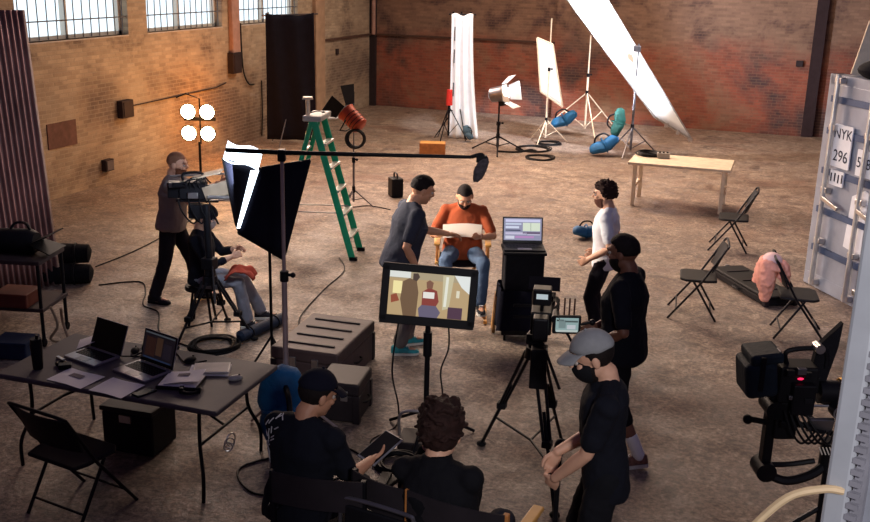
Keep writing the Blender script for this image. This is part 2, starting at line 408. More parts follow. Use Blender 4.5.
# ------------------------------------------------------------------ furniture and grip gear
def folding_chair(label, loc, rz, group='black folding chairs', name='folding_chair', wide=.44):
    t = thing(name, label, 'chair', loc, rz, group); w = wide / 2
    MB().prism([(-w + .03, -.2), (-w, -.1), (-w - .005, .14), (-w + .05, .2), (w - .05, .2), (w + .005, .14), (w, -.1), (w - .03, -.2)], .435, .465).build('seat', BLP, t, bevel=.012)
    b = MB()
    def back(u, v):
        x = (u - .5) * wide; z = .56 + .26 * v
        return (x, -.03 - (z - .3) * .42 - .04 * (1 - (2 * u - 1) ** 2), z)
    b.grid(back, 12, 5, .014).build('backrest', BLP, t, smooth=True)
    for s in (-1, 1):
        x = s * (w + .012)
        MB().tube([(x, .30, 0), (x, -.03, .44), (x, -.262, .84)], .0125).build('leg', BLK, t, smooth=True)
        MB().tube([(x * .93, .05, .44), (x * .93, -.22, 0)], .0125).build('leg', BLK, t, smooth=True)
    for y, z, k in ((.215, .12, 1), (-.158, .1, .93)): MB().cyl((-w * k, y, z), (w * k, y, z), .009).build('stretcher', BLK, t, smooth=True)
    MB().tube(smooth_path([(-w - .012, -.262, .84), (-w * .8, -.285, .862), (w * .8, -.285, .862), (w + .012, -.262, .84)]), .0125).build('top_rail', BLK, t, smooth=True)
    return t
folding_chair('black folding chair standing by the end of the pale table', (-.50, 14.2, 0), rad(92))
folding_chair('black folding chair beside the long flat hard case', (-.70, 11.1, 0), rad(96))
folding_chair('black folding chair with a pink cloth over its back, beside the container', (.36, 10.85, 0), heading(.97, .1))
folding_chair('black folding chair pulled up to the laptop table, its back to the camera', (-4.35, 5.07, 0), rad(-9), wide=.5)

def director_chair(label, loc, rz, h, canvas, WOOD=WOOD, WOODR=WOODR, sw=.27):
    t = thing('director_chair', label, 'chair', loc, rz, 'director chairs'); sd = .23
    MB().grid(lambda u, v: ((u - .5) * 2 * sw, (v - .5) * 2 * sd, h - .03 * (1 - (2 * u - 1) ** 2)), 10, 4, .01).build('seat', canvas, t, smooth=True)
    MB().grid(lambda u, v: ((u - .5) * 2 * sw, -sd - .02 - .03 * (1 - (2 * u - 1) ** 2), h + .26 + .18 * v), 10, 3, .01).build('backrest', canvas, t, smooth=True)
    for s in (-1, 1):
        x = s * sw
        MB().box((x, .02, h + .215), (.065, .52, .028)).build('armrest', WOOD, t, bevel=.008)
        MB().box((x, -sd, h + .2), (.03, .035, .48)).build('back_post', WOODR, t, bevel=.005)
        MB().box((x, sd - .02, h + .1), (.03, .035, .22)).build('arm_post', WOODR, t, bevel=.005)
        MB().box((x, 0, .03), (.04, .5, .04)).build('runner', WOOD, t, bevel=.006)
        MB().box((x, 0, h - .0), (.04, .5, .035)).build('side_rail', WOOD, t, bevel=.006)
        y = .17 * s
        for q in (-1, 1): MB().tube([(q * sw, y, .05), (-q * sw, y, h - .01)], .017, 6).build('leg', WOOD, t)
    MB().box((0, sd - .03, .22), (2 * sw, .09, .025)).build('footrest', WOOD, t, bevel=.004)
    return t
DCAN = M('dark_canvas', (38, 32, 36), .9)
SEATP = (-3.12, 9.95)
HS = heading(.30, -.95)
director_chair('tall wooden director chair the man in rust T-shirt sits on', (SEATP[0], SEATP[1], 0), HS, .68, DCAN)
director_chair('wooden director chair of the person with wavy brown hair and black jacket', (-1.31, 4.52, 0), rad(-6), .68, DCAN)
director_chair('dark framed director chair the person in black cap and printed T-shirt sits on', (-2.13, 4.50, 0), rad(8), .68, DCAN, BLK, BLK, .25)
director_chair('empty dark framed director chair between the two seated crew members', (-1.71, 4.62, 0), rad(-14), .66, DCAN, BLK, BLK, .2)
t = thing('folded_chair', 'folded grey edged chair standing upright, nearest to the camera', 'chair', (-1.74, 4.24, 0), rad(-8))
MB().box((0, 0, .84), (.40, .02, .30)).build('backrest', BLP, t, bevel=.01); MB().box((0, .02, .46), (.36, .02, .36)).build('seat', BLP, t, bevel=.01)
MB().tube(smooth_path([(-.23, 0, 0), (-.23, 0, .88), (-.21, 0, 1.0), (-.16, 0, 1.03), (.16, 0, 1.03), (.21, 0, 1.0), (.23, 0, .88), (.23, 0, 0)]), .012).build('frame', GRYM, t, smooth=True)
MB().tube([(-.2, .04, .5), (-.2, .04, .0)], .012).build('leg', BLK, t); MB().tube([(.2, .04, .5), (.2, .04, .0)], .012).build('leg', BLK, t)

# step ladder
t = thing('step_ladder', 'green A-frame step ladder with pale treads standing behind the black softbox', 'ladder', (-5.66, 11.62, 0), heading(.98, .2))
H = 1.83
for s in (-1, 1):
    MB().box((s * .24, .27, .9), (.03, .085, 1.9), rotm(15.5)).build('front_rail', GREEN, t, bevel=.006)
    MB().box((s * .2, -.27, .9), (.028, .06, 1.9), rotm(-15.5)).build('rear_rail', GREEN, t, bevel=.006)
    MB().box((s * .24, .53, .02), (.05, .1, .05)).build('foot', RUB, t); MB().box((s * .2, -.53, .02), (.05, .08, .05)).build('foot', RUB, t)
    MB().tube([(s * .22, .36, .62), (s * .2, -.36, .6)], .008, 6).build('spreader', ALU, t)
for k in range(5):
    z = .3 + .3 * k
    MB().box((0, .53 - z * .277 + .01, z), (.46, .09, .03)).build('step', ALU, t, bevel=.004)
for k in range(4):
    z = .35 + .35 * k; MB().box((0, -.53 + z * .277, z), (.4, .03, .025)).build('rear_brace', ALU, t)
MB().box((0, 0, H), (.56, .24, .07)).build('top_cap', M('grey_cap', (176, 178, 172), .5), t, bevel=.015)
t = thing('clamp_light', 'small pale clamp light standing upright on the ladder top', 'work light', (-5.69, 11.42, 1.866), 0)
MB().cyl((0, 0, 0), (0, 0, .2), .028).build('handle', CREAM, t, smooth=True); MB().cyl((0, 0, .2), (0, 0, .23), .07, .06).build('head', CREAM, t, smooth=True)
MB().tube(smooth_path([(0, .02, .02), (.1, .06, .05), (.16, .15, .03), (.1, .2, .015)]), .008, 6).build('cord', BLK, t)

# stands
def stand(name, label, loc, h, mat=BLK, rz=0, spread=.55, hub=.75, r=.017, group=None, cat='light stand', low=0):
    t = thing(name, label, cat, loc, rz, group)
    MB().cyl((0, 0, .1), (0, 0, h * .6), r * 1.3).build('pole', mat, t, smooth=True)
    MB().cyl((0, 0, h * .55), (0, 0, h), r * .85).build('riser', mat, t, smooth=True)
    MB().cyl((0, 0, h * .6 - .05), (0, 0, h * .6 + .03), r * 2).build('collar', BLK, t, smooth=True)
    k = MB(); k.cyl((0, 0, h * .6), (r * 4, 0, h * .6), .012); k.ell((r * 4, 0, h * .6), .022, seg=8, ring=6); k.build('knob', BLK, t, smooth=True)
    MB().cyl((0, 0, hub - .05), (0, 0, hub + .05), r * 1.9).build('hub', BLK, t, smooth=True)
    for i in range(3):
        a = 2.0944 * i + .4; e = V((math.cos(a) * spread, math.sin(a) * spread, .012))
        MB().tube([(0, 0, hub), e], r * .75, 6).build('leg', mat, t)
        MB().tube([(0, 0, .13), e * .5 + V((0, 0, hub * .5))], r * .5, 6).build('brace', mat, t)
    return t
def sandbag(label, loc, rz, mat, s=1, tilt=0, group='sandbags'):
    t = thing('sandbag', label, 'sandbag', loc, rz, group); R = rotm(tilt, 0, 0)
    b = MB(); b.T = R.to_4x4()
    def f(u, v):
        a = u * 6.28318; q = math.sin(v * math.pi) ** .3 * (1 - .16 * math.exp(-((v - .5) / .06) ** 2))
        return ((.125 + .012 * math.cos(3 * a + v * 4)) * s * q * math.cos(a), (.46 * v - .23) * s, .10 * s + .092 * s * q * math.sin(a) + .015 * s * math.sin(v * 9))
    b.grid(f, 22, 18).build('bag_body', mat, t, smooth='all')
    b = MB(); b.T = R.to_4x4(); b.torus((0, 0, .10 * s), .108 * s, .012 * s, 20, 6, rotm(90)).build('centre_strap', mat, t, bevel=.01)
    b = MB(); b.T = R.to_4x4(); b.tube(smooth_path([(0, -.12 * s, .18 * s), (0, -.06 * s, .26 * s), (0, .06 * s, .26 * s), (0, .12 * s, .18 * s)]), .014 * s, 6).build('handle', BLK, t, smooth=True)
    return t

# boom microphone on its stand
BS = V((-3.52, 6.62, 0))
stand('grip_stand', 'tall grey grip stand that holds the microphone boom, blue sandbag on its foot', BS, 2.3, M('pink_grey_metal', (168, 150, 152), .4, .5), RZ, .42, .42, .017)
t = thing('boom_microphone', 'long black boom pole with a furry grey windshield at its end', 'microphone', BS + V((0, 0, 2.34)), RZ)
MB().tube([(-.42, 0, .01), (0, 0, .0), (1.42, .0, .0)], [.018, .018, .013], 10).build('pole', BLK, t, smooth=True)
MB().box((0, 0, -.02), (.06, .07, .09)).build('clamp', BLK, t, bevel=.01)
g = MB(); g.tube(smooth_path([(1.42, 0, 0), (1.5, 0, .02), (1.53, 0, -.03)]), .015); g.box((1.5, 0, -.01), (.08, .05, .05)); g.build('shock_mount', BLK, t, smooth=True)
FUR = M('grey_fur', (92, 84, 88), .95, 0, .5, 40, .9)
w = MB(); ax = V((-.05, -.03, -.115)); c = V((1.495, -.02, -.085))
w.ell((0, 0, 0), (.044, .044, .105), seg=28, ring=22)
Rw = look(ax).to_4x4() @ Matrix.Rotation(rad(90), 4, 'X')
w.v = [c + (Rw @ (p * (1 + .16 * noise.noise(p * 75)))) for p in w.v]
w.build('windshield', FUR, t, smooth='all')
o = sandbag('deep blue sandbag slung over the foot of the boom stand', BS + V((-.02, -.04, .26)), RZ + .3, BLUED, 1.6, 70)
# big black softbox seen from behind
t = thing('softbox', 'large black softbox with its white lit face turned from the camera', 'softbox', (-4.35, 7.6, 0), RZ)
A = dict(a=V((.095, 0, 1.98)), b=V((.51, .10, 2.04)), c=V((.266, .06, 1.13)), d=V((-.107, -.10, 1.41)))
bk = V((-.02, .5, 1.8))
g = MB()
def quad(a, b, c, d):
    def f(u, v): return (a * (1 - u) + b * u) * (1 - v) + (d * (1 - u) + c * u) * v + V((0, -.015 * math.sin(u * 3.1) * math.sin(v * 3.1), 0))
    return f
g.grid(quad(A['a'], A['b'], A['c'], A['d']), 10, 10, .012).build('black_cover', BLC, t, smooth='all')
a2, b2, c2, d2 = V((-.34, .42, 1.98)), V((.1, .5, 2.04)), V((.0, .52, 1.36)), V((-.22, .3, 1.40))
MB().grid(quad(A['a'], a2, d2, A['d']), 8, 8, .012).build('side_cover', BLC, t, smooth='all')
SOFT = G('lit_diffusion', (226, 240, 255), 5)
MB().grid(lambda u, v: (A['a'] + V((-.03, 0, -.03))).lerp(a2, u * .95) + V((0, 0, .12 * v + .02 * math.sin(u * 6))) + V((.0, .25 * v, 0)), 8, 4, .01).build('lit_diffuser', SOFT, t, smooth='all')
MB().grid(lambda u, v: (A['a'] + V((-.02, -.015, -.02))).lerp(A['d'] + V((.02, -.015, .05)), v) + V((-.07 * u * (1 - .6 * v), -.005, 0)), 4, 8, .006).build('lit_seam', SOFT, t, smooth='all')
for p, q in (('a', 'b'), ('b', 'c'), ('c', 'd'), ('d', 'a')): MB().cyl(A[p], A[q], .01).build('rod', BLK, t)
MB().tube([(.10, .3, 0), (.10, .3, 1.7)], .014, 8).build('pole', BLK, t, smooth=True)
for i in range(3):
    a = 2.09 * i + 1.1; MB().tube([(.10, .3, .3), (.10 + .18 * math.cos(a), .3 + .18 * math.sin(a), .01)], .012, 6).build('leg', BLK, t)

# camera tripods
def tripod(label, loc, apex, feet, spreader=.35, head=.16, group='camera tripods'):
    t = thing('tripod', label, 'tripod', loc, 0, group); a = V((0, 0, apex))
    hub = MB(); hub.cyl((0, 0, apex - .03), (0, 0, apex + .05), .085, .07); hub.build('bowl', BLK, t, smooth=True)
    hd = MB(); hd.cyl((0, 0, apex + .05), (0, 0, apex + head), .06, .05); hd.box((0, 0, apex + head * .75), (.13, .12, head * .5)); hd.build('fluid_head', BLK, t, bevel=.01)
    MB().tube([(.05, -.03, apex + head * .7), (.26, -.34, apex - .1)], .012, 6).build('pan_handle', BLK, t)
    for f in feet:
        f = V(f + (0,)); dr = f.normalized(); sd = V((-dr.y, dr.x, 0)); top = a + dr * .07
        kn = top.lerp(f, .55)
        lg = MB()
        for s in (-1, 1): lg.tube([top + sd * .035 * s, kn + sd * .025 * s], .013, 6)
        lg.tube([top.lerp(f, .35), f + V((0, 0, .02))], .014, 6)
        o = lg.build('leg', BLK, t)
        MB().box(kn, (.07, .07, .05)).build('leg_lock', BLP, o, bevel=.006)
        MB().ell(f + V((0, 0, .02)), (.04, .04, .022), seg=10, ring=6).build('foot', RUB, o, smooth=True)
        mid = top.lerp(f, .68)
        MB().tube([(0, 0, mid.z - .02), mid], .01, 6).build('spreader', BLK, t)
    return t

def cine_camera(label, loc, rz, box_up=True):
    t = thing('cinema_camera', label, 'camera', loc, rz, 'cinema cameras')       # lens looks along +Y
    MB().box((0, -.06, .1), (.15, .26, .17)).build('body', BLP, t, bevel=.012)
    MB().box((0, -.25, .1), (.11, .12, .16)).build('battery', BLK, t, bevel=.012)
    l = MB(); l.cyl((0, .06, .1), (0, .12, .1), .055); l.cyl((0, .12, .1), (0, .26, .1), .062, .058); l.cyl((0, .26, .1), (0, .29, .1), .066); l.build('lens', BLK, t, smooth=True)
    mb = MB(); mb.rings([[V((x * q, y, .1 + z * q)) for x, z in ((-.09, -.07), (.09, -.07), (.09, .07), (-.09, .07))] for y, q in ((.29, .8), (.36, 1.0))]); mb.build('matte_box', BLP, t)
    MB().grid(lambda u, v: ((u - .5) * .24, .36 + .12 * v, .18 + .07 * v), 4, 4, .005).build('top_flag', BLP, t)
    h = MB(); h.tube(smooth_path([(0, -.16, .19), (0, -.15, .26), (0, .02, .27), (0, .05, .2)]), .014); h.build('top_handle', BLK, t, smooth=True)
    MB().box((0, -.02, -.005), (.1, .42, .025)).build('base_plate', BLK, t, bevel=.004)
    for s in (-.03, .03): MB().cyl((s, -.2, .0), (s, .34, .0), .008).build('rod', STEEL, t, smooth=True)
    e = MB(); e.cyl((.1, -.1, .17), (.1, -.24, .16), .026, .032); e.build('viewfinder', BLK, t, smooth=True)
    c = MB()
    for k in range(5): c.tube(smooth_path([(.07, -.18 + .05 * k, .12), (.12, -.12 + .03 * k, .2 + .02 * (k % 3)), (.09, .0 + .02 * k, .22), (.06, .04, .14)]), .006, 5)
    c.build('cable_loops', CABLE, t, smooth=True)
    return t
tripod('black camera tripod in front of the seated operator in a black cap', (-5.26, 8.32, 0), .62, [(-.16, -.42), (.42, .12), (-.12, .5)], head=.24)
MB().cyl((-5.26, 8.32, .84), (-5.30, 8.36, 1.40), .035).build('riser', BLK, bpy.data.objects['tripod'], smooth=True).matrix_parent_inverse = Matrix.Translation((5.26, -8.32, 0))
cc = cine_camera('cinema camera with pale matte box in the hands of the standing operator', (-5.40, 8.42, 1.42), heading(.93, .36))
MB().box((0, .42, .20), (.26, .03, .09), rotm(20)).build('pale_filter_tray', CREAM, cc, bevel=.006)
MB().box((.085, .2, .12), (.01, .3, .14), rotm(18)).build('tan_side_plate', M('tan_side', (150, 132, 112), .5), cc, bevel=.004)
MB().box((.0, .36, .02), (.2, .05, .16), rotm(20)).build('steel_hood', STEEL, cc, bevel=.006)
MB().box((.09, -.05, .06), (.02, .1, .06)).build('steel_clamp', STEEL, cc, bevel=.004)
MB().torus((0, .30, .1), .075, .012, 22, 6, rotm(90)).build('focus_ring', M('tan_ring', (170, 140, 104), .4, .3), cc, smooth=True)
MB().cyl((.11, .1, .05), (.11, .32, .05), .02).build('motor', STEEL, cc, smooth=True)
MB().box((.09, -.22, .16), (.03, .12, .05)).build('side_display', GRYM, cc, bevel=.004)
MB().cyl((-.06, -.3, .22), (-.06, .3, .26), .011).build('top_rod', STEEL, cc, smooth=True)
MB().box((.06, -.02, -.1), (.12, .16, .14)).build('lower_module', BLP, cc, bevel=.01)
for k in range(4): MB().tube(smooth_path([(.09, -.2 + .1 * k, .02), (.14, -.15 + .1 * k, -.1), (.1, -.05 + .08 * k, -.22), (.05, .02 + .03 * k, -.08)]), .009, 5).build('cable_loop', CABLE, cc, smooth=True)
MB().box((0, .08, .26), (.22, .3, .012), rotm(14)).build('pale_top_plate', M('tan_plate', (186, 168, 144), .5), cc)
tg = thing('equipment_roll', 'dark blue roll bag lying on the floor between tripod and seated operator', 'bag', (-4.87, 8.66, 0), heading(.2, .98))
g = MB(); g.tube([(0, -.36, .06), (0, -.34, .065), (0, .34, .065), (0, .36, .06)], [.03, .06, .06, .03], 12); g.build('roll', M('navy_nylon', (30, 42, 62), .7, 0, .2, 9, .2), tg, smooth=True)
for y in (-.2, .2): MB().torus((0, y, .065), .062, .008, R=rotm(90)).build('strap', BLK, tg, smooth=True)
def coil(label, loc, R1, n, group='cable coils', mat=CABLE, name='cable_coil', r=.011):
    m = MB()
    for k in range(n):
        m.torus((.02 * math.sin(k * 2.3), .02 * math.cos(k * 1.7), r + .012 * (k // 3)), R1 * (.8 + .24 * ((k * 37 % 10) / 10)), r, 30, 6, rotm(2 * math.sin(k), 2 * math.cos(k * 1.3), k * 40), .05)
    return tag(m.build(name, mat, loc=loc, smooth=True), label, 'cable', group)
coil('tangle of black cables under the tripod of the seated operator', (-5.12, 8.12, 0), .24, 9)
coil('black cable coil on the floor beside the man in black cap', (-2.5, 6.5, 0), .17, 10)
coil('larger dark cable coil on the floor beneath the white diffusion frame', (-5.0, 20.75, 0), .38, 6)
coil('smaller dark cable coil on the floor beneath the white diffusion frame', (-4.62, 19.8, 0), .3, 5)
coil('dark cable heap at the foot of the diffusion frame stand', (-4.85, 21.6, 0), .26, 9)

# second camera, right of centre, with monitor and antennas
T2 = V((-1.52, 6.72, 0))
tripod('black camera tripod beside the man in the grey cap', T2, 1.0, [(-.48, .34), (.32, -.52), (.12, .62)])
t = cine_camera('black cinema camera with antennas on the tripod beside the grey cap man', T2 + V((.02, .05, 1.18)), heading(-.2, .98))
MB().box((0, -.2, .32), (.13, .12, .12)).build('wireless_box', BLK, t, bevel=.01)
w2 = MB().box((0, -.265, .33), (.08, .008, .035)).build('lit_readout', G('readout', (200, 214, 220), .7), t)
for k in range(3): MB().cyl((.16 + .035 * k, -.16, .05), (.16 + .035 * k, -.16, .3), .006).build('antenna', M('antenna_brown', (66, 40, 34), .5), t, smooth=True)
MB().box((.0, -.2, -.22), (.12, .14, .3)).build('power_unit', BLP, t, bevel=.01)
t = thing('camera_monitor', 'small lit camera monitor on an arm beside the grey cap', 'monitor', T2 + V((.24, -.12, 1.30)), heading(.33, -.94))
MB().box((0, 0, 0), (.2, .035, .135)).build('casing', BLP, t, bevel=.008)
sc = MB().box((0, .02, .004), (.16, .004, .1)).build('screen', G('viewfinder_image', (150, 176, 176), .75), t)
for x, z, w_, h_, cc_ in ((.035, .01, .05, .06, (120, 140, 140)), (-.03, -.012, .06, .03, (196, 200, 206)), (-.03, .03, .09, .012, (70, 84, 84)), (0, -.042, .15, .014, (190, 200, 196)), (.05, .037, .05, .012, (40, 50, 50))):
    MB().box((x, .0235, z), (w_, .002, h_)).build('picture_area', G('picture_tone', cc_, .8), sc)
g = MB(); g.tube([(0, -.02, -.06), (-.06, -.04, -.16), (-.16, 0, -.2)], .01); g.build('arm', BLK, t)
g = MB(); g.cyl((-.1, 0, .0), (-.17, 0, .02), .01); g.ell((-.18, 0, .02), .024, seg=8, ring=6); g.build('knob', BLK, t, smooth=True)

# the director's monitor on its stand
MP = V((-2.46, 7.0, 0))
t = thing('field_monitor', 'large black monitor on a single post showing two actors with a script', 'monitor', MP, RZ + rad(-1))
MB().cyl((0, .03, .05), (0, .03, 1.0), .022).build('post', BLK, t, smooth=True); MB().cyl((0, .03, .72), (0, .03, .92), .036).build('post_sleeve', BLK, t, smooth=True)
for i in range(3):
    a = 2.09 * i + .3; MB().tube([(0, .03, .25), (.42 * math.cos(a), .42 * math.sin(a) + .03, .012)], .014, 6).build('leg', BLK, t)
hm = bpy.data.objects.new('display', None); C.objects.link(hm); hm.parent = t; hm.location = (0, 0, 1.235); hm.rotation_euler = (rad(-12), rad(3.5), 0)
g = MB()
for c_, d_ in (((0, 0, .205), (.74, .05, .06)), ((0, 0, -.205), (.74, .05, .07)), ((-.345, 0, 0), (.06, .05, .44)), ((.345, 0, 0), (.06, .05, .44))): g.box(c_, d_)
g.build('bezel', BLP, hm, bevel=.006)
MB().box((0, .035, 0), (.7, .05, .42)).build('back_shell', BLP, hm, bevel=.01)
def px(c): return G('pixel_tone', c, .82)
SW, SH = .63, .35
sc = MB().box((0, -.004, 0), (SW, .004, SH)).build('screen', px((190, 162, 118)), hm)
def pic(poly, col, lay):
    q = MB(); q.prism([((x - .5) * SW, (.5 - y) * SH) for x, y in poly], 0, .0006, FX, (0, -.0064 - .0007 * lay, 0)); q.build('picture_area', px(col), sc)
def rr(a, b, c, d): return [(a, b), (c, b), (c, d), (a, d)]
pic(rr(0, 0, 1, .16), (176, 160, 128), 0); pic(rr(0, 0, .26, .14), (232, 234, 228), 1); pic(rr(.05, .22, .16, .5), (252, 236, 170), 1)
pic([(.66, .02), (.8, .0), (.76, .75), (.68, .8)], (206, 196, 160), 1); pic([(.8, 0), (1, 0), (1, .4), (.9, .26)], (236, 240, 236), 1)
pic([(.7, .05), (.735, .05), (.725, .72), (.69, .72)], (238, 238, 222), 2)
pic([(.17, .22), (.25, .14), (.34, .2), (.37, .45), (.36, 1), (.2, 1), (.15, .62)], (112, 84, 56), 3)
pic([(.29, .03), (.35, .02), (.375, .1), (.34, .2), (.29, .17)], (70, 50, 38), 4)
pic([(.42, .42), (.5, .32), (.6, .38), (.63, .62), (.58, .8), (.42, .8)], (138, 52, 40), 3)
pic([(.46, .2), (.5, .15), (.55, .2), (.54, .34), (.47, .34)], (128, 84, 62), 4)
pic(rr(.43, .42, .57, .56), (240, 236, 228), 5); pic([(.38, .8), (.42, .72), (.6, .72), (.66, .86), (.62, 1), (.4, 1)], (100, 92, 116), 4)
pic(rr(.75, .72, .93, .98), (74, 42, 64), 4); pic([(.03, .55), (.1, .5), (.14, .66), (.04, .72)], (150, 70, 40), 3); pic(rr(.84, .34, .88, .5), (232, 226, 200), 3)
tag(MB().tube(smooth_path([(-2.68, 6.92, 1.0), (-2.72, 6.9, .6), (-2.70, 7.0, .25), (-2.76, 7.1, .012), (-2.85, 6.8, .012), (-2.75, 6.6, .012)]), .007, 6).build('monitor_cable', CABLE, smooth=True), 'thin black cable hanging from the monitor near the teal shoes', 'cable', 'monitor cables')
tag(MB().tube(smooth_path([(-2.31, 7.06, 1.0), (-2.30, 7.05, .8), (-2.36, 7.05, .6), (-2.34, 7.05, .4), (-2.4, 7.2, .1), (-2.5, 7.3, .012)]), .007, 6).build('monitor_cable', CABLE, smooth=True), 'thin black cable hanging from the monitor on the side toward the camera tripod', 'cable', 'monitor cables')

# laptop cart in the middle
def laptop(label, loc, rz, w, d, lid, screen, keys=True, base=SIL, group='open laptops', angle=108):
    t = thing('laptop', label, 'laptop', loc, rz, group)             # user sits at -Y
    MB().box((0, 0, .009), (w, d, .018)).build('base', base, t, bevel=.005)
    k = MB(); 
    for i in range(5):
        for j in range(11): k.box((-w * .4 + w * .08 * j, d * (.32 - .1 * i), .0195), (w * .066, d * .08, .004))
    k.build('keyboard', BLP, t); MB().box((0, -d * .32, .0185), (w * .34, d * .24, .002)).build('trackpad', GRYM, t)
    l = bpy.data.objects.new('lid', None); C.objects.link(l); l.parent = t; l.location = (0, d / 2, .016); l.rotation_euler = (rad(90 - angle), 0, 0)
    MB().box((0, .004, lid / 2), (w, .008, lid)).build('lid_shell', base, l, bevel=.004)
    MB().box((0, -.001, lid / 2), (w * .985, .004, lid * .97)).build('bezel', SCR, l)
    s = MB().box((0, -.0036, lid * .53), (w * .93, .002, lid * .84)).build('screen', screen[0], l)
    for (x0, z0, x1, z1, c, e) in screen[1]:
        MB().box(((x0 + x1 - 1) / 2 * w * .93, -.0052, lid * .53 + ((z0 + z1) - 1) / 2 * lid * .84), ((x1 - x0) * w * .93, .001, (z1 - z0) * lid * .84)).build('picture_area', G('screen_tone', c, e), s)
    return t
CP = V((-2.36, 9.62, 0)); CR = RZ + rad(1)
t = thing('equipment_cart', 'black padded equipment cart carrying a lit laptop in the middle of the floor', 'cart', CP, CR)
MB().box((0, 0, .74), (.40, .34, .38)).build('upper_case', BLF, t, bevel=.012)
def skirt(u, v):
    a = u * 6.28318; k = 1 + .12 * v
    c_, s_ = math.cos(a), math.sin(a); q = max(abs(c_), abs(s_)); 
    return (.235 * k * c_ / q + .012 * math.sin(a * 9), .2 * k * s_ / q + .012 * math.cos(a * 7), .56 - .42 * v)
MB().grid(skirt, 48, 8).build('cover', BLC, t, smooth='all')
MB().box((0, 0, .15), (.42, .36, .16)).build('lower_case', BLK, t, bevel=.012)
for x in (-.17, .17):
    for y in (-.13, .13): MB().cyl((x - .012, y, .035), (x + .012, y, .035), .035).build('wheel', RUB, t)
MB().box((0, 0, .945), (.44, .36, .03)).build('top_shelf', BLK, t, bevel=.006)
for z in (.3, .42): MB().box((.05, -.235, z), (.3, .02, .03)).build('strap', BLP, t)
laptop('lit laptop with a pale screen on the black equipment cart', CP + V((0, 0, .96)), CR, .42, .28, .27,
       (G('edit_screen', (150, 150, 180), .8), [(.04, .83, .96, .95, (206, 206, 236), .9), (.5, .42, .96, .8, (206, 216, 196), 1.), (.7, .42, .72, .8, (150, 160, 150), .8), (.04, .7, .46, .78, (196, 206, 226), .9), (.04, .54, .4, .64, (210, 216, 236), .9), (.04, .42, .44, .48, (70, 76, 104), .7), (.04, .26, .6, .36, (196, 190, 216), .9), (.5, .3, .96, .38, (110, 90, 120), .7), (.3, .1, .8, .2, (190, 140, 196), .8), (.04, .06, .28, .2, (210, 210, 226), .9), (.62, .24, .96, .28, (210, 204, 226), .8)]), base=BLP, angle=104)
t = thing('wooden_slate', 'thin yellow wooden board leaning beside the black equipment cart', 'board', (-2.66, 9.70, 0), CR)
MB().box((0, 0, .2), (.03, .2, .4), rotm(0, 4, 0)).build('board', WOOD, t, bevel=.004)

# cases
def case(name, label, loc, rz, w, d, h, mat, ribs=0, lidf=.3, latches=2):
    t = thing(name, label, 'case', loc, rz)
    hb = h * (1 - lidf)
    MB().box((0, 0, hb / 2 + .004), (w, d, hb - .008)).build('body', mat, t, bevel=.015)
    l = MB().box((0, 0, hb + h * lidf / 2), (w + .012, d + .012, h * lidf - .006)).build('lid', mat, t, bevel=.018)
    for k in range(ribs):
        MB().box((0, d * ((k + .5) / ribs - .5) * .9, h + .001), (w * .72, .03, .016)).build('rib', CASED, l, bevel=.005)
    for k in range(latches):
        x = w * ((k + 1) / (latches + 1) - .5)
        MB().box((x, -d / 2 - .012, hb), (.06, .02, .09)).build('latch', STEEL, t, bevel=.004)
    MB().tube(smooth_path([(w / 2 + .005, -.08, hb * .6), (w / 2 + .035, -.05, hb * .58), (w / 2 + .035, .05, hb * .58), (w / 2 + .005, .08, hb * .6)]), .01, 6).build('handle', BLK, t, smooth=True)
    for sx in (-1, 1):
        for sy in (-1, 1): MB().box((sx * (w / 2 - .02), sy * (d / 2 - .02), hb * .5), (.06, .06, hb)).build('corner_guard', CASED, t, bevel=.008)
    return t
case('flight_case', 'wide brown ribbed equipment case standing behind the man in black cap', (-3.82, 7.96, 0), rad(3), .64, .96, .40, CASEB, 4)
case('flight_case', 'smaller dark case on the floor in front of the wide ribbed case', (-3.28, 7.22, 0), rad(8), .36, .42, .36, CASED, 0)
c3 = case('hard_case', 'long flat black hard case on the floor beside the folding chairs', (-.12, 12.3, 0), heading(.68, -1.05), .42, 1.25, .13, BLP, 3, latches=1)
for k in range(4): MB().box((-.22, -.5 + .33 * k, .07), (.015, .05, .07)).build('latch', STEEL, c3, bevel=.003)
t = thing('battery_case', 'small black block case with a top handle on bare floor behind the actors', 'case', (-5.99, 15.25, 0), RZ + .35)
MB().box((0, 0, .16), (.2, .24, .32)).build('body', BLP, t, bevel=.02)
for k in range(4): MB().box((.103, 0, .07 + .065 * k), (.012, .2, .025)).build('vent_rib', M('vent_grey', (150, 140, 128), .5), t)
MB().tube(smooth_path([(0, -.08, .31), (0, -.07, .39), (0, .07, .39), (0, .08, .31)]), .014, 6).build('handle', BLK, t, smooth=True)
t = thing('apple_box', 'low wooden apple box on the floor behind the boom pole', 'box', (-6.72, 19.15, 0), RZ - .05)
MB().box((0, 0, .13), (.52, .32, .26)).build('box_shell', WOODR, t, bevel=.006)
for x in (-.262, .262): MB().box((x, 0, .16), (.008, .12, .035)).build('hand_hole', DARKG, t)
MB().box((0, 0, .262), (.5, .3, .006)).build('top_panel', WOOD, t)
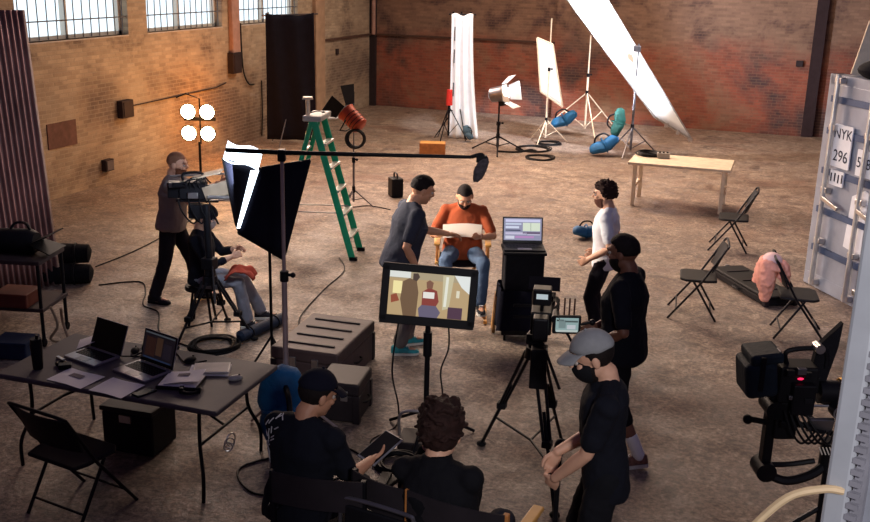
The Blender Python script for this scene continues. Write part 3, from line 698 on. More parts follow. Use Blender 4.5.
# ------------------------------------------------------------------ laptop table
TOP = M('grey_table_top', (82, 76, 78), .6, 0, .15, 6)
t = thing('folding_table', 'dark grey folding table covered with laptops and papers', 'table', (-4.37, 5.88, 0), rad(1))
MB().box((0, 0, .72), (1.86, .92, .04)).build('table_top', TOP, t, bevel=.012)
MB().box((0, 0, .685), (1.7, .74, .03)).build('apron', BLK, t)
for sx in (-1, 1):
    for sy in (-1, 1):
        MB().tube(smooth_path([(sx * .72, sy * .34, .68), (sx * .72, sy * .35, .42), (sx * .78, sy * .42, .2), (sx * .78, sy * .43, 0)]), .014).build('leg', BLK, t, smooth=True)
    MB().cyl((sx * .72, -.34, .40), (sx * .72, .34, .40), .011).build('crossbar', BLK, t)
    MB().cyl((sx * .72, 0, .40), (sx * .2, 0, .67), .01).build('brace', BLK, t)
Z = .741
laptop('open laptop with a black screen at the back of the dark table', (-4.83, 5.93, Z), rad(-14), .36, .25, .24, (SCR, []), angle=112)
g_ = [(.08, .12, .4, .8, (96, 60, 50), .12), (.42, .2, .62, .85, (120, 86, 66), .14), (.66, .15, .92, .7, (70, 60, 76), .12), (.02, .92, .98, .97, (120, 130, 140), .2), (.05, .02, .95, .07, (60, 80, 120), .2)]
laptop('open silver laptop with a dim picture on screen, middle of the dark table', (-4.31, 5.84, Z), rad(-16), .37, .26, .25, (G('dim_desktop', (34, 28, 36), .25), g_), angle=106)
def sheet(label, x, y, w, d, rz, z=0, mat=PAPER, marks=1, tilt=0, group='papers on the dark table'):
    t = thing('paper_sheet', label, 'paper', (x, y, Z + z), rz, group)
    MB().grid(lambda u, v: ((u - .5) * w, (v - .5) * d, .002 + tilt * u + .006 * math.sin(3 * u + 2 * v) ** 2), 8, 8, .0015).build('page', mat, t, smooth=True)
    if marks:
        p = MB().box((-w * .05, d * .12, .0095 + tilt * .45), (w * .34, d * .22, .001), rotm(0, -math.degrees(math.atan(tilt / w)), 0)).build('printed_block', M('print_grey', (120, 112, 116), .8), t)
    return t
sheet('printed paper sheet on the dark table in front of the black-screened laptop', -4.68, 5.55, .34, .24, rad(-8))
sheet('blank paper sheet at the near edge of the dark table beside the black phone', -4.30, 5.52, .30, .25, rad(-6), marks=0)
sheet('white paper lying on a dark folder near the table end', -3.90, 5.78, .26, .22, rad(18), .035, tilt=.03)
sheet('paper sheet pile under the closed silver tablet', -3.86, 6.05, .3, .22, rad(24), 0, marks=0)
sheet('curled paper standing behind the black-screened laptop', -4.98, 6.18, .28, .2, rad(30), .0, marks=0, tilt=.1)
t = thing('tablet', 'closed silver tablet on papers at the table end', 'tablet', (-3.85, 6.06, Z + .012), rad(26)); MB().box((0, 0, .008), (.27, .2, .014)).build('shell', M('pale_tablet', (196, 192, 186), .4), t, bevel=.005); MB().box((0, 0, .016), (.25, .18, .001)).build('cover', M('tablet_cover', (186, 180, 172), .6), t)
t = thing('folder', 'dark folder under white paper on the table', 'folder', (-3.92, 5.76, Z), rad(14)); MB().box((0, 0, .014), (.3, .24, .024)).build('cover', BLP, t, bevel=.005); MB().box((.005, 0, .028), (.28, .22, .003)).build('page_block', PAPER, t)
t = thing('smartphone', 'black phone at the near edge of the dark table', 'phone', (-4.07, 5.52, Z), rad(-20)); MB().box((0, 0, .006), (.085, .16, .011)).build('body', BLP, t, bevel=.004); MB().box((0, 0, .0122), (.076, .148, .0008)).build('screen', SCR, t)
MB().box((.02, .06, .013), (.02, .02, .003)).build('camera_bump', GRYM, t)
def mouse(label, x, y, rz, mat):
    t = thing('computer_mouse', label, 'mouse', (x, y, Z), rz, 'computer mice')
    MB().ell((0, 0, .012), (.034, .056, .024), seg=14).build('shell', mat, t, smooth=True); MB().cyl((-.004, .03, .034), (.004, .03, .034), .007).build('wheel', RUB, t)
mouse('black computer mouse between the two open laptops', -4.60, 6.16, .4, BLP)
mouse('pale computer mouse at the far end of the dark table', -3.60, 5.98, -.8, M('pale_mouse', (168, 164, 160), .4))
mouse('black computer mouse behind the silver laptop', -4.1, 6.16, -.3, BLP)
t = thing('drink_tumbler', 'tall dark tumbler at the far corner of the laptop table', 'bottle', (-5.06, 5.6, Z), 0)
MB().tube([(0, 0, 0), (0, 0, .02), (0, 0, .2), (0, 0, .21)], [.036, .038, .045, .04], 16).build('body', BLP, t, smooth=True); MB().cyl((0, 0, .208), (0, 0, .24), .042).build('lid', BLK, t, smooth=True); MB().cyl((.01, 0, .24), (.015, 0, .27), .012).build('spout', BLK, t, smooth=True)
def small(name, label, cat, x, y, fn, mat, rz=0):
    o = fn(MB()).build(name, mat, loc=(x, y, Z), rz=rz, bevel=.002); return tag(o, label, cat)
small('tape_roll', 'small dark tape roll near the dark tumbler', 'tape', -4.95, 5.72, lambda m: m.torus((0, 0, .014), .03, .014), BLP)
small('marker_pen', 'pinkish marker pen beside the black-screened laptop', 'pen', -4.98, 5.9, lambda m: m.cyl((-.06, 0, .008), (.06, 0, .008), .008), M('pink_pen', (168, 96, 110), .5), .5)
small('battery_pack', 'small dark battery pack between tumbler and black-screened laptop', 'battery', -4.88, 5.68, lambda m: m.box((0, 0, .018), (.09, .06, .036)), BLK, .6)
small('multi_tool', 'little steel tool lying near the pinkish pen', 'tool', -5.02, 5.8, lambda m: m.box((0, 0, .01), (.1, .025, .02)), STEEL, -.4)
small('card_reader', 'small dark card reader behind the silver laptop', 'card reader', -4.42, 6.16, lambda m: m.box((0, 0, .015), (.08, .06, .03)), BLP, .2)
small('headphones', 'black headphones lying in front of the white paper on the folder', 'headphones', -3.78, 5.66, lambda m: m.torus((0, 0, .018), .06, .012).box((.06, 0, .02), (.03, .05, .04)).box((-.06, 0, .02), (.03, .05, .04)), BLP, .4)
tag(MB().tube(smooth_path([(-4.55, 6.05, Z + .008), (-4.48, 6.22, Z + .02), (-4.3, 6.25, Z + .008), (-4.1, 6.1, Z + .008), (-3.98, 6.2, Z + .008)]), .006, 6).build('charger_cable', CABLE, smooth=True), 'thin cable winding behind the silver laptop', 'cable')
tag(MB().tube(smooth_path([(-4.66, 6.02, Z + .008), (-4.55, 6.0, Z + .03), (-4.5, 6.1, Z + .008), (-4.62, 6.28, Z + .008)]), .006, 6).build('charger_cable', CABLE, smooth=True), 'thin cable between the two open laptops', 'cable')
t = thing('storage_trunk', 'dark trunk standing in shadow under the laptop table', 'trunk', (-4.52, 6.05, 0), rad(3))
MB().box((0, 0, .18), (.44, .36, .34)).build('body', BLP, t, bevel=.02); MB().box((0, 0, .37), (.46, .38, .04)).build('lid', CASED, t, bevel=.01); MB().box((0, -.19, .31), (.1, .02, .06)).build('latch', STEEL, t)
t = thing('cable_tie_bundle', 'small bundle of pale wire hanging at the end of the laptop table', 'wire', (-3.45, 5.6, .0), 0)
for k in range(3): MB().torus((0, .02 * k, .40 + .02 * k), .03 + .008 * k, .005, 16, 5, rotm(80, 35 * k, 30 + 20 * k)).build('loop', STEEL, t)

# ------------------------------------------------------------------ lamps
HOT = G('hot_lamp', (255, 236, 196), 30)
t = thing('four_lamp_light', 'glowing bank of four round lamps against the painted brick wall', 'work light', (-8.72, 13.65, 0), RZ)
for k, (x, z) in enumerate(((-.15, 1.43), (.15, 1.43), (-.15, 1.09), (.15, 1.09))):
    o = MB().tube([(x, .16, z), (x, .06, z), (x, -.05, z)], [.05, .11, .13], 20).build('lamp_housing', BLK, t, smooth=True)
    MB().ell((x, -.045, z), (.115, .03, .115), seg=20).build('bulb_face', HOT, o, smooth=True)
MB().tube([(0, .1, .9), (0, .1, 1.62), (-.2, .06, 1.70), (-.34, 0, 1.64)], .012, 8).build('yoke', BLK, t)
MB().box((0, .1, 1.3), (.5, .03, .06)).build('mounting_bar', BLK, t)
MB().cyl((0, 0, .1), (0, 0, .95), .02).build('pole', BLK, t, smooth=True)
for i in range(3):
    a = 2.09 * i; MB().tube([(0, 0, .45), (.4 * math.cos(a), .4 * math.sin(a), .01)], .013, 6).build('leg', BLK, t)
t = stand('fresnel_light', 'orange bodied lamp with open black barn doors on a thin stand', (-6.29, 14.2, 0), 1.3, GRYM, 0, .32, .3, .014, cat='stage light')
hd = bpy.data.objects.new('lamp_head', None); C.objects.link(hd); hd.parent = t; hd.location = (-.02, 0, 1.42); hd.rotation_euler = Euler((rad(38), 0, RZ + rad(62)), 'XYZ')
bd = MB().tube([(0, -.2, 0), (0, -.17, 0), (0, .1, 0), (0, .16, 0)], [.1, .14, .14, .155], 16).build('housing', REDP, hd, smooth=True)
for k in range(4): MB().torus((0, -.14 + .06 * k, 0), .14, .006, 20, 5, rotm(90)).build('cooling_fin', BLK, bd)
MB().cyl((0, .155, 0), (0, .165, 0), .135).build('lens', SCR, hd, smooth=True)
for a, l in ((0, .3), (90, .26), (180, .3), (270, .26)):
    R = rotm(0, a, 0) @ rotm(38)
    b = MB(); b.T = (rotm(0, a, 0).to_4x4()) @ Matrix.Translation((0, .17, .14)) @ rotm(42).to_4x4()
    b.prism([(-.12, 0), (.12, 0), (.19, l), (-.19, l)], 0, .006); b.build('barn_door', BLK, hd)
MB().tube([(-.19, 0, .0), (-.19, -.02, -.2), (0, -.03, -.24), (.19, -.02, -.2), (.19, 0, 0)], .012, 6).build('yoke', BLK, hd)
g = MB()
for k in range(4): g.torus((0, -.02 * k, 0), .13 + .012 * (k % 2), .016, 26, 8, rotm(90, 0, 19))
tag(g.build('hanging_cable_coil', M('cable_dark', (34, 30, 32), .6), loc=(-6.2, 14.1, 1.13), smooth=True), 'round cable coil hanging on the orange lamp stand', 'cable')
LEDF = G('led_face', (222, 236, 255), 18)
t = stand('led_spot_light', 'bright open-faced lamp with pale barn doors on a dark stand before the red brick', (-5.61, 20.11, 0), 1.02, BLK, .4, .62, .34, .022, cat='stage light')
hd = bpy.data.objects.new('lamp_head', None); C.objects.link(hd); hd.parent = t; hd.location = (.02, 0, 1.22); hd.rotation_euler = Euler((rad(12), 0, RZ - rad(140)), 'XYZ')
MB().tube([(0, -.24, 0), (0, -.2, 0), (0, .06, 0), (0, .12, 0)], [.1, .15, .17, .19], 18).build('housing', GRYM, hd, smooth=True)
MB().ell((0, .11, 0), (.17, .04, .17), seg=18).build('lamp_face', LEDF, hd, smooth=True)
for a in (0, 90, 180, 270):
    b = MB(); b.T = (rotm(0, a, 0).to_4x4()) @ Matrix.Translation((0, .12, .19)) @ rotm(35).to_4x4()
    b.prism([(-.15, 0), (.15, 0), (.2, .24), (-.2, .24)], 0, .008); b.build('barn_door', WHITEP, hd)
MB().box((0, 0, -.2), (.1, .12, .1)).build('yoke', BLK, hd)

# drape, flag, diffusion frames, reflector
t = thing('white_drape', 'tall narrow white cloth hanging from a stand against the red brick wall', 'cloth panel', (-6.90, 21.45, 0), RZ)
def dr(u, v):
    wd = .47 + .2 * (1 - v) ** 2; sh = .1 * (1 - v) ** 1.5
    return ((u - .5) * wd + sh, .05 * math.sin(u * 19 + .6 * math.sin(v * 3)) * (1.1 - .5 * v) - .12 * (1 - v) ** 3, .02 + 2.7 * v + .03 * math.sin(u * 9) * v)
MB().grid(dr, 40, 30, .006).build('cloth', WHITEC, t, smooth='all')
MB().cyl((-.02, .1, .1), (-.02, .1, 2.78), .016).build('pole', BLK, t, smooth=True); MB().cyl((-.3, .07, 2.72), (.3, .07, 2.72), .014).build('crossbar', BLK, t, smooth=True)
for a in (3.4, 5.0, 1.2): MB().tube([(-.02, .1, .8), (-.02 + .55 * math.cos(a), .1 + .55 * math.sin(a), .01)], .013, 6).build('leg', BLK, t)
for s in (-.2, .18): MB().box((s, .06, 2.73), (.05, .06, .09)).build('clip', BLK, t)
for v in (.35, .62, .8): MB().cyl((-.16, -.07, 2.7 * v), (-.16, -.07, 2.7 * v + .3), .011).build('front_rod', BLK, t)
t = stand('lighting_stand', 'dark stand with a red wrapped collar before the white drape', (-7.02, 21.05, 0), 1.1, BLK, 0, .42, .75, .016)
MB().cyl((0, 0, .78), (0, 0, 1.12), .075, .06).build('red_wrap', M('red_gel', (206, 44, 34), .5), t, smooth=True)
sandbag('grey blue sandbag at the foot of the white drape', (-6.62, 21.1, .15), 1.0, M('slate_blue', (76, 106, 128), .7), .8, 50)
t = thing('black_flag', 'tall black cloth flag hanging on a stand against the windowed wall', 'flag', (-9.84, 18.96, 0), rad(20))
MB().grid(lambda u, v: ((u - .5) * (1.04 - .04 * v) + .0, .025 * math.sin(u * 14 + v * 3), .1 + 2.58 * v + .07 * v * abs(2 * u - 1) ** 3 * (1 if u > .5 else .5)), 30, 20, .008).build('cloth', BLC, t, smooth='all')
MB().cyl((-.58, .04, 2.66), (.58, .04, 2.72), .016).build('crossbar', GRYM, t); MB().cyl((-.1, .06, .1), (-.1, .06, 2.7), .018).build('pole', GRYM, t)
for a in (.3, 2.4, 4.5): MB().tube([(-.1, .06, .6), (-.1 + .5 * math.cos(a), .06 + .5 * math.sin(a), .01)], .013, 6).build('leg', GRYM, t)
for s in (-.45, .45): MB().box((s, .03, 2.68), (.05, .06, .1)).build('clip', STEEL, t)

def frame_panel(t, c4, mat, rim, rimr=.018):
    a, b, c, d = [V(p) for p in c4]; n = (b - a).cross(d - a).normalized()
    MB().grid(lambda u, v: (a * (1 - u) + b * u) * (1 - v) + (d * (1 - u) + c * u) * v + n * .015 * math.sin(math.pi * u) * math.sin(math.pi * v), 12, 12, .01).build('diffusion_cloth', mat, t, smooth='all')
    for p, q in ((a, b), (b, c), (c, d), (d, a)): MB().cyl(p, q, rimr).build('frame_side', rim, t, smooth=True)
t = stand('diffusion_frame', 'small white diffusion frame tilted on a cream stand before the red brick', (-4.99, 21.83, 0), 2.7, CREAM, 0, .5, .5, .016, cat='diffusion frame')
frame_panel(t, [(-.28, -.1, 2.28), (.06, -.02, 2.15), (.33, .1, .79), (-.15, -.06, 1.12)], M('frame_silk', (244, 242, 238), .8, 0, .02), CREAM, .02)
MB().box((-.03, .06, 1.62), (.1, .08, .08)).build('clamp', CREAM, t, bevel=.01)
t = stand('reflector_frame', 'huge bright white reflector slanting down across the red brick from its stand', (-2.97, 21.06, 0), 2.3, GRYM, 0, .6, .6, .02, cat='reflector')
BLc, BRc, TRc, TLc = V((.47, -.21, .86)), V((1.18, .67, .31)), V((-1.19, .22, 3.76)), V((-1.89, -.65, 3.74))
frame_panel(t, [BLc, BRc, TRc, TLc], M('white_bounce', (244, 244, 242), .8, 0, .02), ALU, .022)
for k in range(3): MB().box(BLc.lerp(BRc, .3 + .32 * k) + V((.01, -.02, -.02)), (.08, .05, .09), rotm(0, 35 * k)).build('clip', STEEL, t, bevel=.01)
MB().box((-.02, -.05, 2.2), (.14, .12, .12)).build('clamp', GRYM, t, bevel=.01)
stand('tripod_stand', 'cream light stand with wide legs and bare top before the red brick', (-4.45, 23.6, 0), 2.28, CREAM, .55, 1.05, .95, .02)
sandbag('blue sandbag hanging from a leg of the cream light stand', (-4.78, 23.1, .22), RZ - 1.57, BLUEN, 1.45, 28)
sandbag('brighter blue sandbag on the leg of the huge reflector stand', (-3.40, 20.7, .10), RZ - 1.57, BLUEN, 1.45, 28)
sandbag('green sandbag hung high on the pole of the huge reflector stand', (-3.1, 20.85, .68), RZ - 1.57, TEALN, 1.35, 80)
o = sandbag('small blue sandbag lying alone on bare floor behind the white T-shirt man', (-2.5, 13.9, .01), RZ - 1.4, BLUEN, .9, 0)

# pale table at the back
t = thing('long_table', 'long pale table with cables on it at the back of the floor', 'table', (-1.50, 16.67, 0), rad(0))
MB().box((0, 0, .72), (1.62, .98, .045)).build('table_top', CREAM, t, bevel=.008)
for sx in (-1, 1):
    for sy in (-1, 1): MB().box((sx * .70, sy * .38, .35), (.06, .06, .70)).build('leg', CREAM, t, bevel=.005)
    MB().box((sx * .72, 0, .3), (.04, .74, .04)).build('crossbar', CREAM, t)
g = MB()
for k in range(9): g.torus((.02 * math.sin(k * 2), .02 * math.cos(k * 3), .015 + .014 * (k // 3)), .15 + .05 * ((k * 7) % 5) / 5, .014, 26, 6, rotm(3 * math.sin(k), 3, 0), .06)
tag(g.build('cable_pile', CABLE, loc=(-2.08, 16.95, .745), smooth=True), 'black cable pile heaped on the pale table', 'cable')
t = thing('power_box', 'small grey box with knobs on the pale table beside the cable pile', 'control box', (-1.82, 16.8, .743), .2)
MB().box((0, 0, .045), (.2, .15, .09)).build('housing', M('box_grey', (150, 142, 134), .5), t, bevel=.008)
for k in range(3): MB().cyl((-.06 + .06 * k, -.02, .09), (-.06 + .06 * k, -.02, .11), .018).build('knob', BLK, t)

# pink cloth over the back of the third folding chair
PINK = M('pink_cloth', (240, 166, 142), .9, 0, .2, 8, .15)
m = MB(); m.ell((0, -.27, .80), (.2, .11, .06))
for x0, y0, z0, x1, y1, z1, r0, r1 in ((-.10, -.36, .80, -.12, -.42, .60, .075, .06), (.09, -.34, .80, .06, -.34, .46, .085, .06), (0, -.38, .8, -.02, -.38, .56, .07, .05), (.02, -.20, .80, .03, -.14, .62, .07, .04)):
    m.tube([(x0, y0, z0), ((x0 + x1) / 2 + .02, (y0 + y1) / 2, (z0 + z1) / 2), (x1, y1, z1)], [r0, r0 * 1.05, r1], 14); m.ell((x0, y0, z0), r0); m.ell((x1, y1, z1), r1)
o = m.build('cloth', PINK, loc=(.36, 10.85, -.05), rz=heading(.97, .1), fix=False); PINKC = o
tag(o, 'pink cloth draped over the back of a folding chair beside the container', 'cloth')
t = thing('fabric_cap', 'pale pink cap resting on top of the draped pink cloth', 'cap', (.06, 10.82, .80), .3)
MB().ell((0, 0, .0), (.105, .12, .085)).build('crown', M('pale_pink', (236, 196, 190), .9), t, smooth=True); MB().grid(lambda u, v: ((u - .5) * .17, -.09 - .08 * v * (1 - (2 * u - 1) ** 2 * .5), -.02 - .02 * v), 8, 4, .006).build('brim', M('pale_pink_brim', (230, 186, 178), .9), t, smooth=True)

# camera rig at the lower right
t = thing('gimbal_rig', 'black camera rig with a teal battery bag before the blue container door', 'camera rig', (.40, 6.28, 0), RZ)
def P(n, m, mat, par=t, **k): return m.build(n, mat, par, **k)
TEALB = M('dark_teal_nylon', (30, 42, 52), .6, 0, .2, 9, .2)
bp = P('battery_bag', MB().box((-.40, 0, 1.31), (.20, .26, .23), rotm(0, -8)), TEALB, bevel=.035, seg=3)
P('bag_lid', MB().box((-.38, 0, 1.45), (.2, .25, .07), rotm(0, -8)), TEALB, bp, bevel=.02); P('bag_label', MB().box((-.34, -.05, 1.487), (.09, .06, .006), rotm(0, -8)), WHITEP, bp); P('strap', MB().box((-.41, -.128, 1.36), (.03, .016, .22)), BLK, bp)
P('camera_body', MB().box((-.16, 0, 1.27), (.24, .18, .24)), BLP, bevel=.015)
P('side_module', MB().box((-.14, -.11, 1.20), (.14, .08, .2)), BLK, bevel=.01)
P('record_lamp', MB().ell((-.16, -.1, 1.325), (.02, .006, .008), seg=8, ring=6), G('red_lamp', (255, 40, 90), 1.5))
P('power_module', MB().box((-.2, 0, 1.03), (.14, .16, .26)), BLP, bevel=.015)
P('matte_flag', MB().prism([(-.08, 1.16), (.03, 1.2), (.09, 1.5), (.10, 1.66), (-.04, 1.5)], -.05, .0, FX, (0, 0, 0)), BLF, bevel=.004)
g = MB(); g.cyl((.0, 0, 1.2), (.14, 0, 1.2), .075); g.cyl((.14, 0, 1.2), (.2, 0, 1.2), .088); g.cyl((.2, 0, 1.2), (.27, 0, 1.2), .08); P('lens', g, BLK, smooth=True)
P('lens_ring', MB().torus((.14, 0, 1.2), .085, .008, 24, 6, rotm(0, 90)), BRASSY)
P('follow_focus', MB().cyl((.1, -.06, 1.12), (.1, -.15, 1.12), .05), BLK, smooth=True)
P('follow_dial', MB().torus((.1, -.15, 1.12), .044, .006, 20, 6, rotm(90)), STEEL)
P('top_handle', MB().tube(smooth_path([(-.22, 0, 1.38), (-.22, 0, 1.47), (.0, 0, 1.48), (.03, 0, 1.36)]), .016), BLK, smooth=True)
P('top_clamp', MB().cyl((-.04, -.05, 1.5), (-.04, .03, 1.5), .03), STEEL, smooth=True)
P('upright_arm', MB().box((-.28, 0, .92), (.06, .09, .62)), BLK, bevel=.012)
P('motor', MB().cyl((-.28, -.07, .66), (-.28, .08, .66), .065), BLK, smooth=True)
P('lower_arm', MB().tube(smooth_path([(-.28, -.02, .64), (-.14, -.05, .60), (.04, -.03, .65), (.14, 0, .74)]), .03), BLK, smooth=True)
P('lower_brace', MB().tube(smooth_path([(-.27, .05, .66), (-.1, .06, .66), (.06, .04, .70)]), .018), BLK, smooth=True)
P('pan_motor', MB().cyl((.14, 0, .66), (.14, 0, .86), .07), BLK, smooth=True)
P('cross_bar', MB().tube([(-.40, 0, 1.0), (-.28, 0, .98), (0, -.03, .98), (.16, 0, .9)], .02), BLK)
P('end_knob', MB().ell((-.42, 0, 1.0), .032, seg=10, ring=8), BLP, smooth=True)
P('focus_monitor', MB().box((.0, -.1, 1.02), (.16, .03, .1), rotm(18)), GRYM, bevel=.006)
rng = random.Random(11)
for k in range(9):
    P('connector', MB().box((rng.uniform(-.26, .02), -.125 - .03 * rng.random(), rng.uniform(1.0, 1.4)), (rng.uniform(.025, .06), .03, rng.uniform(.02, .05))), (BLP, GRYM, BLK)[k % 3], bevel=.004)
P('cage_rod', MB().cyl((-.3, -.06, 1.13), (.3, -.06, 1.13), .009), STEEL, smooth=True); P('cage_rod', MB().cyl((-.3, .06, 1.13), (.3, .06, 1.13), .009), STEEL, smooth=True)
P('tilt_motor', MB().cyl((-.28, -.09, 1.1), (-.28, .08, 1.1), .06), BLK, smooth=True); P('roll_ring', MB().torus((-.05, 0, 1.0), .13, .014, 28, 8, rotm(0, 20)), BLK, smooth=True)
P('right_arm', MB().tube(smooth_path([(.02, 0, 1.15), (.12, 0, 1.1), (.18, 0, 1.0), (.16, 0, .84)]), .026), BLK, smooth=True)
g = MB()
for k in range(5): g.tube(smooth_path([(-.24 + .03 * k, -.12, 1.12), (-.2 + .04 * k, -.18, 1.0), (-.12 + .04 * k, -.16, .92), (-.02 + .03 * k, -.1, .98)]), .008, 5)
P('cable_loops', g, CABLE, smooth=True)
g = MB()
for k in range(6): g.tube([(.02 + .022 * k, -.09, .86), (.045 + .022 * k, -.09, .81)], .004, 5)
P('white_spring', g, WHITEP)
P('front_monitor', MB().box((.30, .0, 1.14), (.03, .2, .16)), BLP, bevel=.006)
P('lens_motor', MB().box((.2, -.1, 1.12), (.06, .06, .07)), BRASSY, bevel=.006)
P('pole', MB().cyl((.14, 0, .1), (.14, 0, .66), .035), BLK, smooth=True)
for i in range(3):
    a = 2.09 * i + .9; P('leg', MB().tube([(.14, 0, .4), (.14 + .45 * math.cos(a), .45 * math.sin(a), .015)], .018, 6), BLK)

# gear cart and bags at the far left
t = thing('gear_trolley', 'dark two-tier gear trolley at the edge of the frame by the corrugated panel', 'trolley', (-7.12, 7.62, 0), rad(14))
for z in (.38, .86): MB().box((0, 0, z), (.9, .55, .04)).build('shelf', M('brown_shelf', (66, 52, 50), .7), t, bevel=.006)
for x in (-.42, .42):
    for y in (-.25, .25): MB().cyl((x, y, .05), (x, y, .86), .018).build('post', BLK, t); MB().cyl((x - .015, y, .04), (x + .015, y, .04), .04).build('wheel', RUB, t)
t2 = thing('stage_lamp', 'black lamp with folded barn doors lying on top of the dark trolley', 'stage light', (-6.98, 7.66, .88), rad(14))
MB().tube([(-.34, 0, .12), (-.3, 0, .12), (.1, 0, .12), (.16, 0, .12)], [.07, .12, .13, .1], 14).build('housing', BLP, t2, smooth=True)
for a in (20, -25): MB().prism([(0, -.14), (.24, -.18), (.24, .18), (0, .14)], 0, .01, rotm(0, a, 0), (.14, 0, .12)).build('barn_door', BLP, t2)
MB().tube(smooth_path([(-.1, 0, .24), (-.05, .02, .3), (.05, .02, .3), (.1, 0, .24)]), .014).build('handle', BLP, t2, smooth=True)
def bin_(label, x, y, z, w, d, h, mat):
    t = thing('parts_bin', label, 'bin', (x, y, z), rad(14), 'bins on the dark trolley'); MB().box((0, 0, h / 2), (w, d, h)).build('body', mat, t, bevel=.015); MB().box((0, 0, h), (w * 1.04, d * 1.04, .03)).build('rim', mat, t, bevel=.006)
bin_('orange red bin on the lower shelf of the dark trolley', -6.95, 7.5, .403, .34, .3, .13, M('orange_bin', (104, 50, 36), .6))
bin_('deep blue bin standing on the floor in front of the dark trolley', -6.75, 7.2, 0, .34, .28, .16, M('blue_bin', (14, 38, 68), .6))
tag(MB().tube(smooth_path([(0, 0, .4), (.04, .03, .2), (-.03, .0, .06), (.08, .05, .015), (.2, 0, .015)]), .014, 6).build('straw_cord', M('pale_cord', (150, 128, 104), .7), loc=(-6.6, 7.55, .0), smooth=True), 'pale frayed cord hanging beside the dark trolley', 'cord')
tag(MB().tube(smooth_path([(0, 0, .38), (-.04, .06, .2), (.05, .02, .04), (-.06, .1, .015)]), .014, 6).build('straw_cord', M('pale_cord_b', (140, 116, 96), .7), loc=(-6.52, 7.6, .0), smooth=True), 'second frayed cord closer to the corrugated panel foot', 'cord')
for lb, x, y, z, s in (('black duffel bag at the foot of the corrugated panel, lower of two', -7.84, 9.2, .0, 1), ('black duffel bag lying on another at the foot of the corrugated panel', -7.9, 9.32, .21, .9)):
    t = thing('duffel_bag', lb, 'bag', (x, y, z), .5, 'black duffel bags')
    g = MB(); g.tube([(-.36 * s, 0, .11), (-.33 * s, 0, .115), (0, 0, .12), (.33 * s, 0, .115), (.36 * s, 0, .11)], [.05, .11, .125, .11, .05], 14); g.build('body', BLF, t, smooth=True)
    for k in (-.15, .15): MB().torus((k, 0, .118), .124, .012, R=rotm(0, 90)).build('strap', BLK, t)
# cables on the floor
def floor_cable(label, pts, r=.008):
    tag(MB().tube(smooth_path([(x, y, r) for x, y in pts]), r, 6).build('floor_cable', CABLE, smooth=True), label, 'cable')
floor_cable('black cable snaking from the duffel bags past the standing operator to the tripod', [(-7.4, 9.3), (-7.05, 9.6), (-6.75, 9.3), (-6.5, 8.9), (-6.2, 8.75), (-5.8, 8.2), (-5.3, 8.0)])
floor_cable('thin straight cable from the corrugated panel toward the four-lamp light', [(-7.9, 9.9), (-7.9, 10.8), (-8.1, 12.2), (-8.4, 13.3), (-8.7, 13.6)])
floor_cable('thin cable running between boom stand and ladder', [(-4.45, 8.75), (-4.72, 9.22), (-4.9, 10.2), (-5.0, 11.0), (-5.3, 11.5)])
floor_cable('dark cable on the floor behind the man in black cap', [(-3.5, 6.5), (-3.0, 6.6), (-2.7, 6.45), (-2.3, 6.3), (-2.0, 6.4)])
floor_cable('dark cable curling under the end of the laptop table', [(-3.3, 6.4), (-3.6, 6.0), (-3.3, 5.7), (-3.0, 5.9), (-2.8, 6.3), (-3.1, 6.6)])
floor_cable('black cable leading to the bright open-faced lamp', [(-5.6, 20.1), (-5.2, 20.2), (-5.0, 20.6), (-4.8, 20.4)], .02)
floor_cable('thin cable along the floor from the orange lamp stand', [(-6.3, 14.2), (-6.1, 14.4), (-5.7, 14.3)])
t = thing('chrome_handle_tray', 'low grey tray with a chrome bar handle beside the cable coil', 'tray', (-2.42, 6.9, 0), RZ - .15)
MB().box((0, 0, .04), (.42, .28, .07)).build('tray', CASED, t, bevel=.01)
MB().tube(smooth_path([(-.22, .0, .07), (-.2, .02, .26), (.05, .02, .27), (.24, .02, .2), (.26, 0, .07)]), .013, 8).build('bar_handle', STEEL, t, smooth=True)
# ------------------------------------------------------------------ people
BAKE = []
def ik(a, b, l1, l2, pole):
    d = b - a; D = min(d.length, (l1 + l2) * .999); u = d.normalized(); b = a + u * D
    x = (l1 * l1 - l2 * l2 + D * D) / (2 * D); h = math.sqrt(max(l1 * l1 - x * x, 0))
    p = V(pole); p = p - u * p.dot(u); p = p.normalized() if p.length > 1e-5 else u.orthogonal().normalized()
    return a + u * x + p * h, b
def capsule(m, pts, rs, n=14):
    m.tube(pts, rs, n)
    for p, r in zip(pts, rs): m.ell(p, r * .995, seg=n, ring=8)
def eloft(m, rows, fr, o, n=22):      # rows: (height, half width, half depth, forward shift)
    R = []
    for z, w, d, y in rows:
        R.append([o + fr @ V((w * math.copysign(abs(math.cos(a)) ** .85, math.cos(a)), y + d * math.copysign(abs(math.sin(a)) ** .85, math.sin(a)), z)) for a in [6.28318 * i / n for i in range(n)]])
    m.rings(R)
def finish(o, vox, sm=3, disp=0, dscale=.12):
    r = o.modifiers.new('skin', 'REMESH'); r.mode = 'VOXEL'; r.voxel_size = vox; r.use_smooth_shade = True
    s = o.modifiers.new('relax', 'SMOOTH'); s.factor = .5; s.iterations = sm
    if disp:
        tx = bpy.data.textures.new('folds', 'CLOUDS'); tx.noise_scale = dscale; tx.noise_depth = 2
        d = o.modifiers.new('folds', 'DISPLACE'); d.texture = tx; d.strength = disp; d.mid_level = .5; d.texture_coords = 'GLOBAL'
    BAKE.append(o); return o
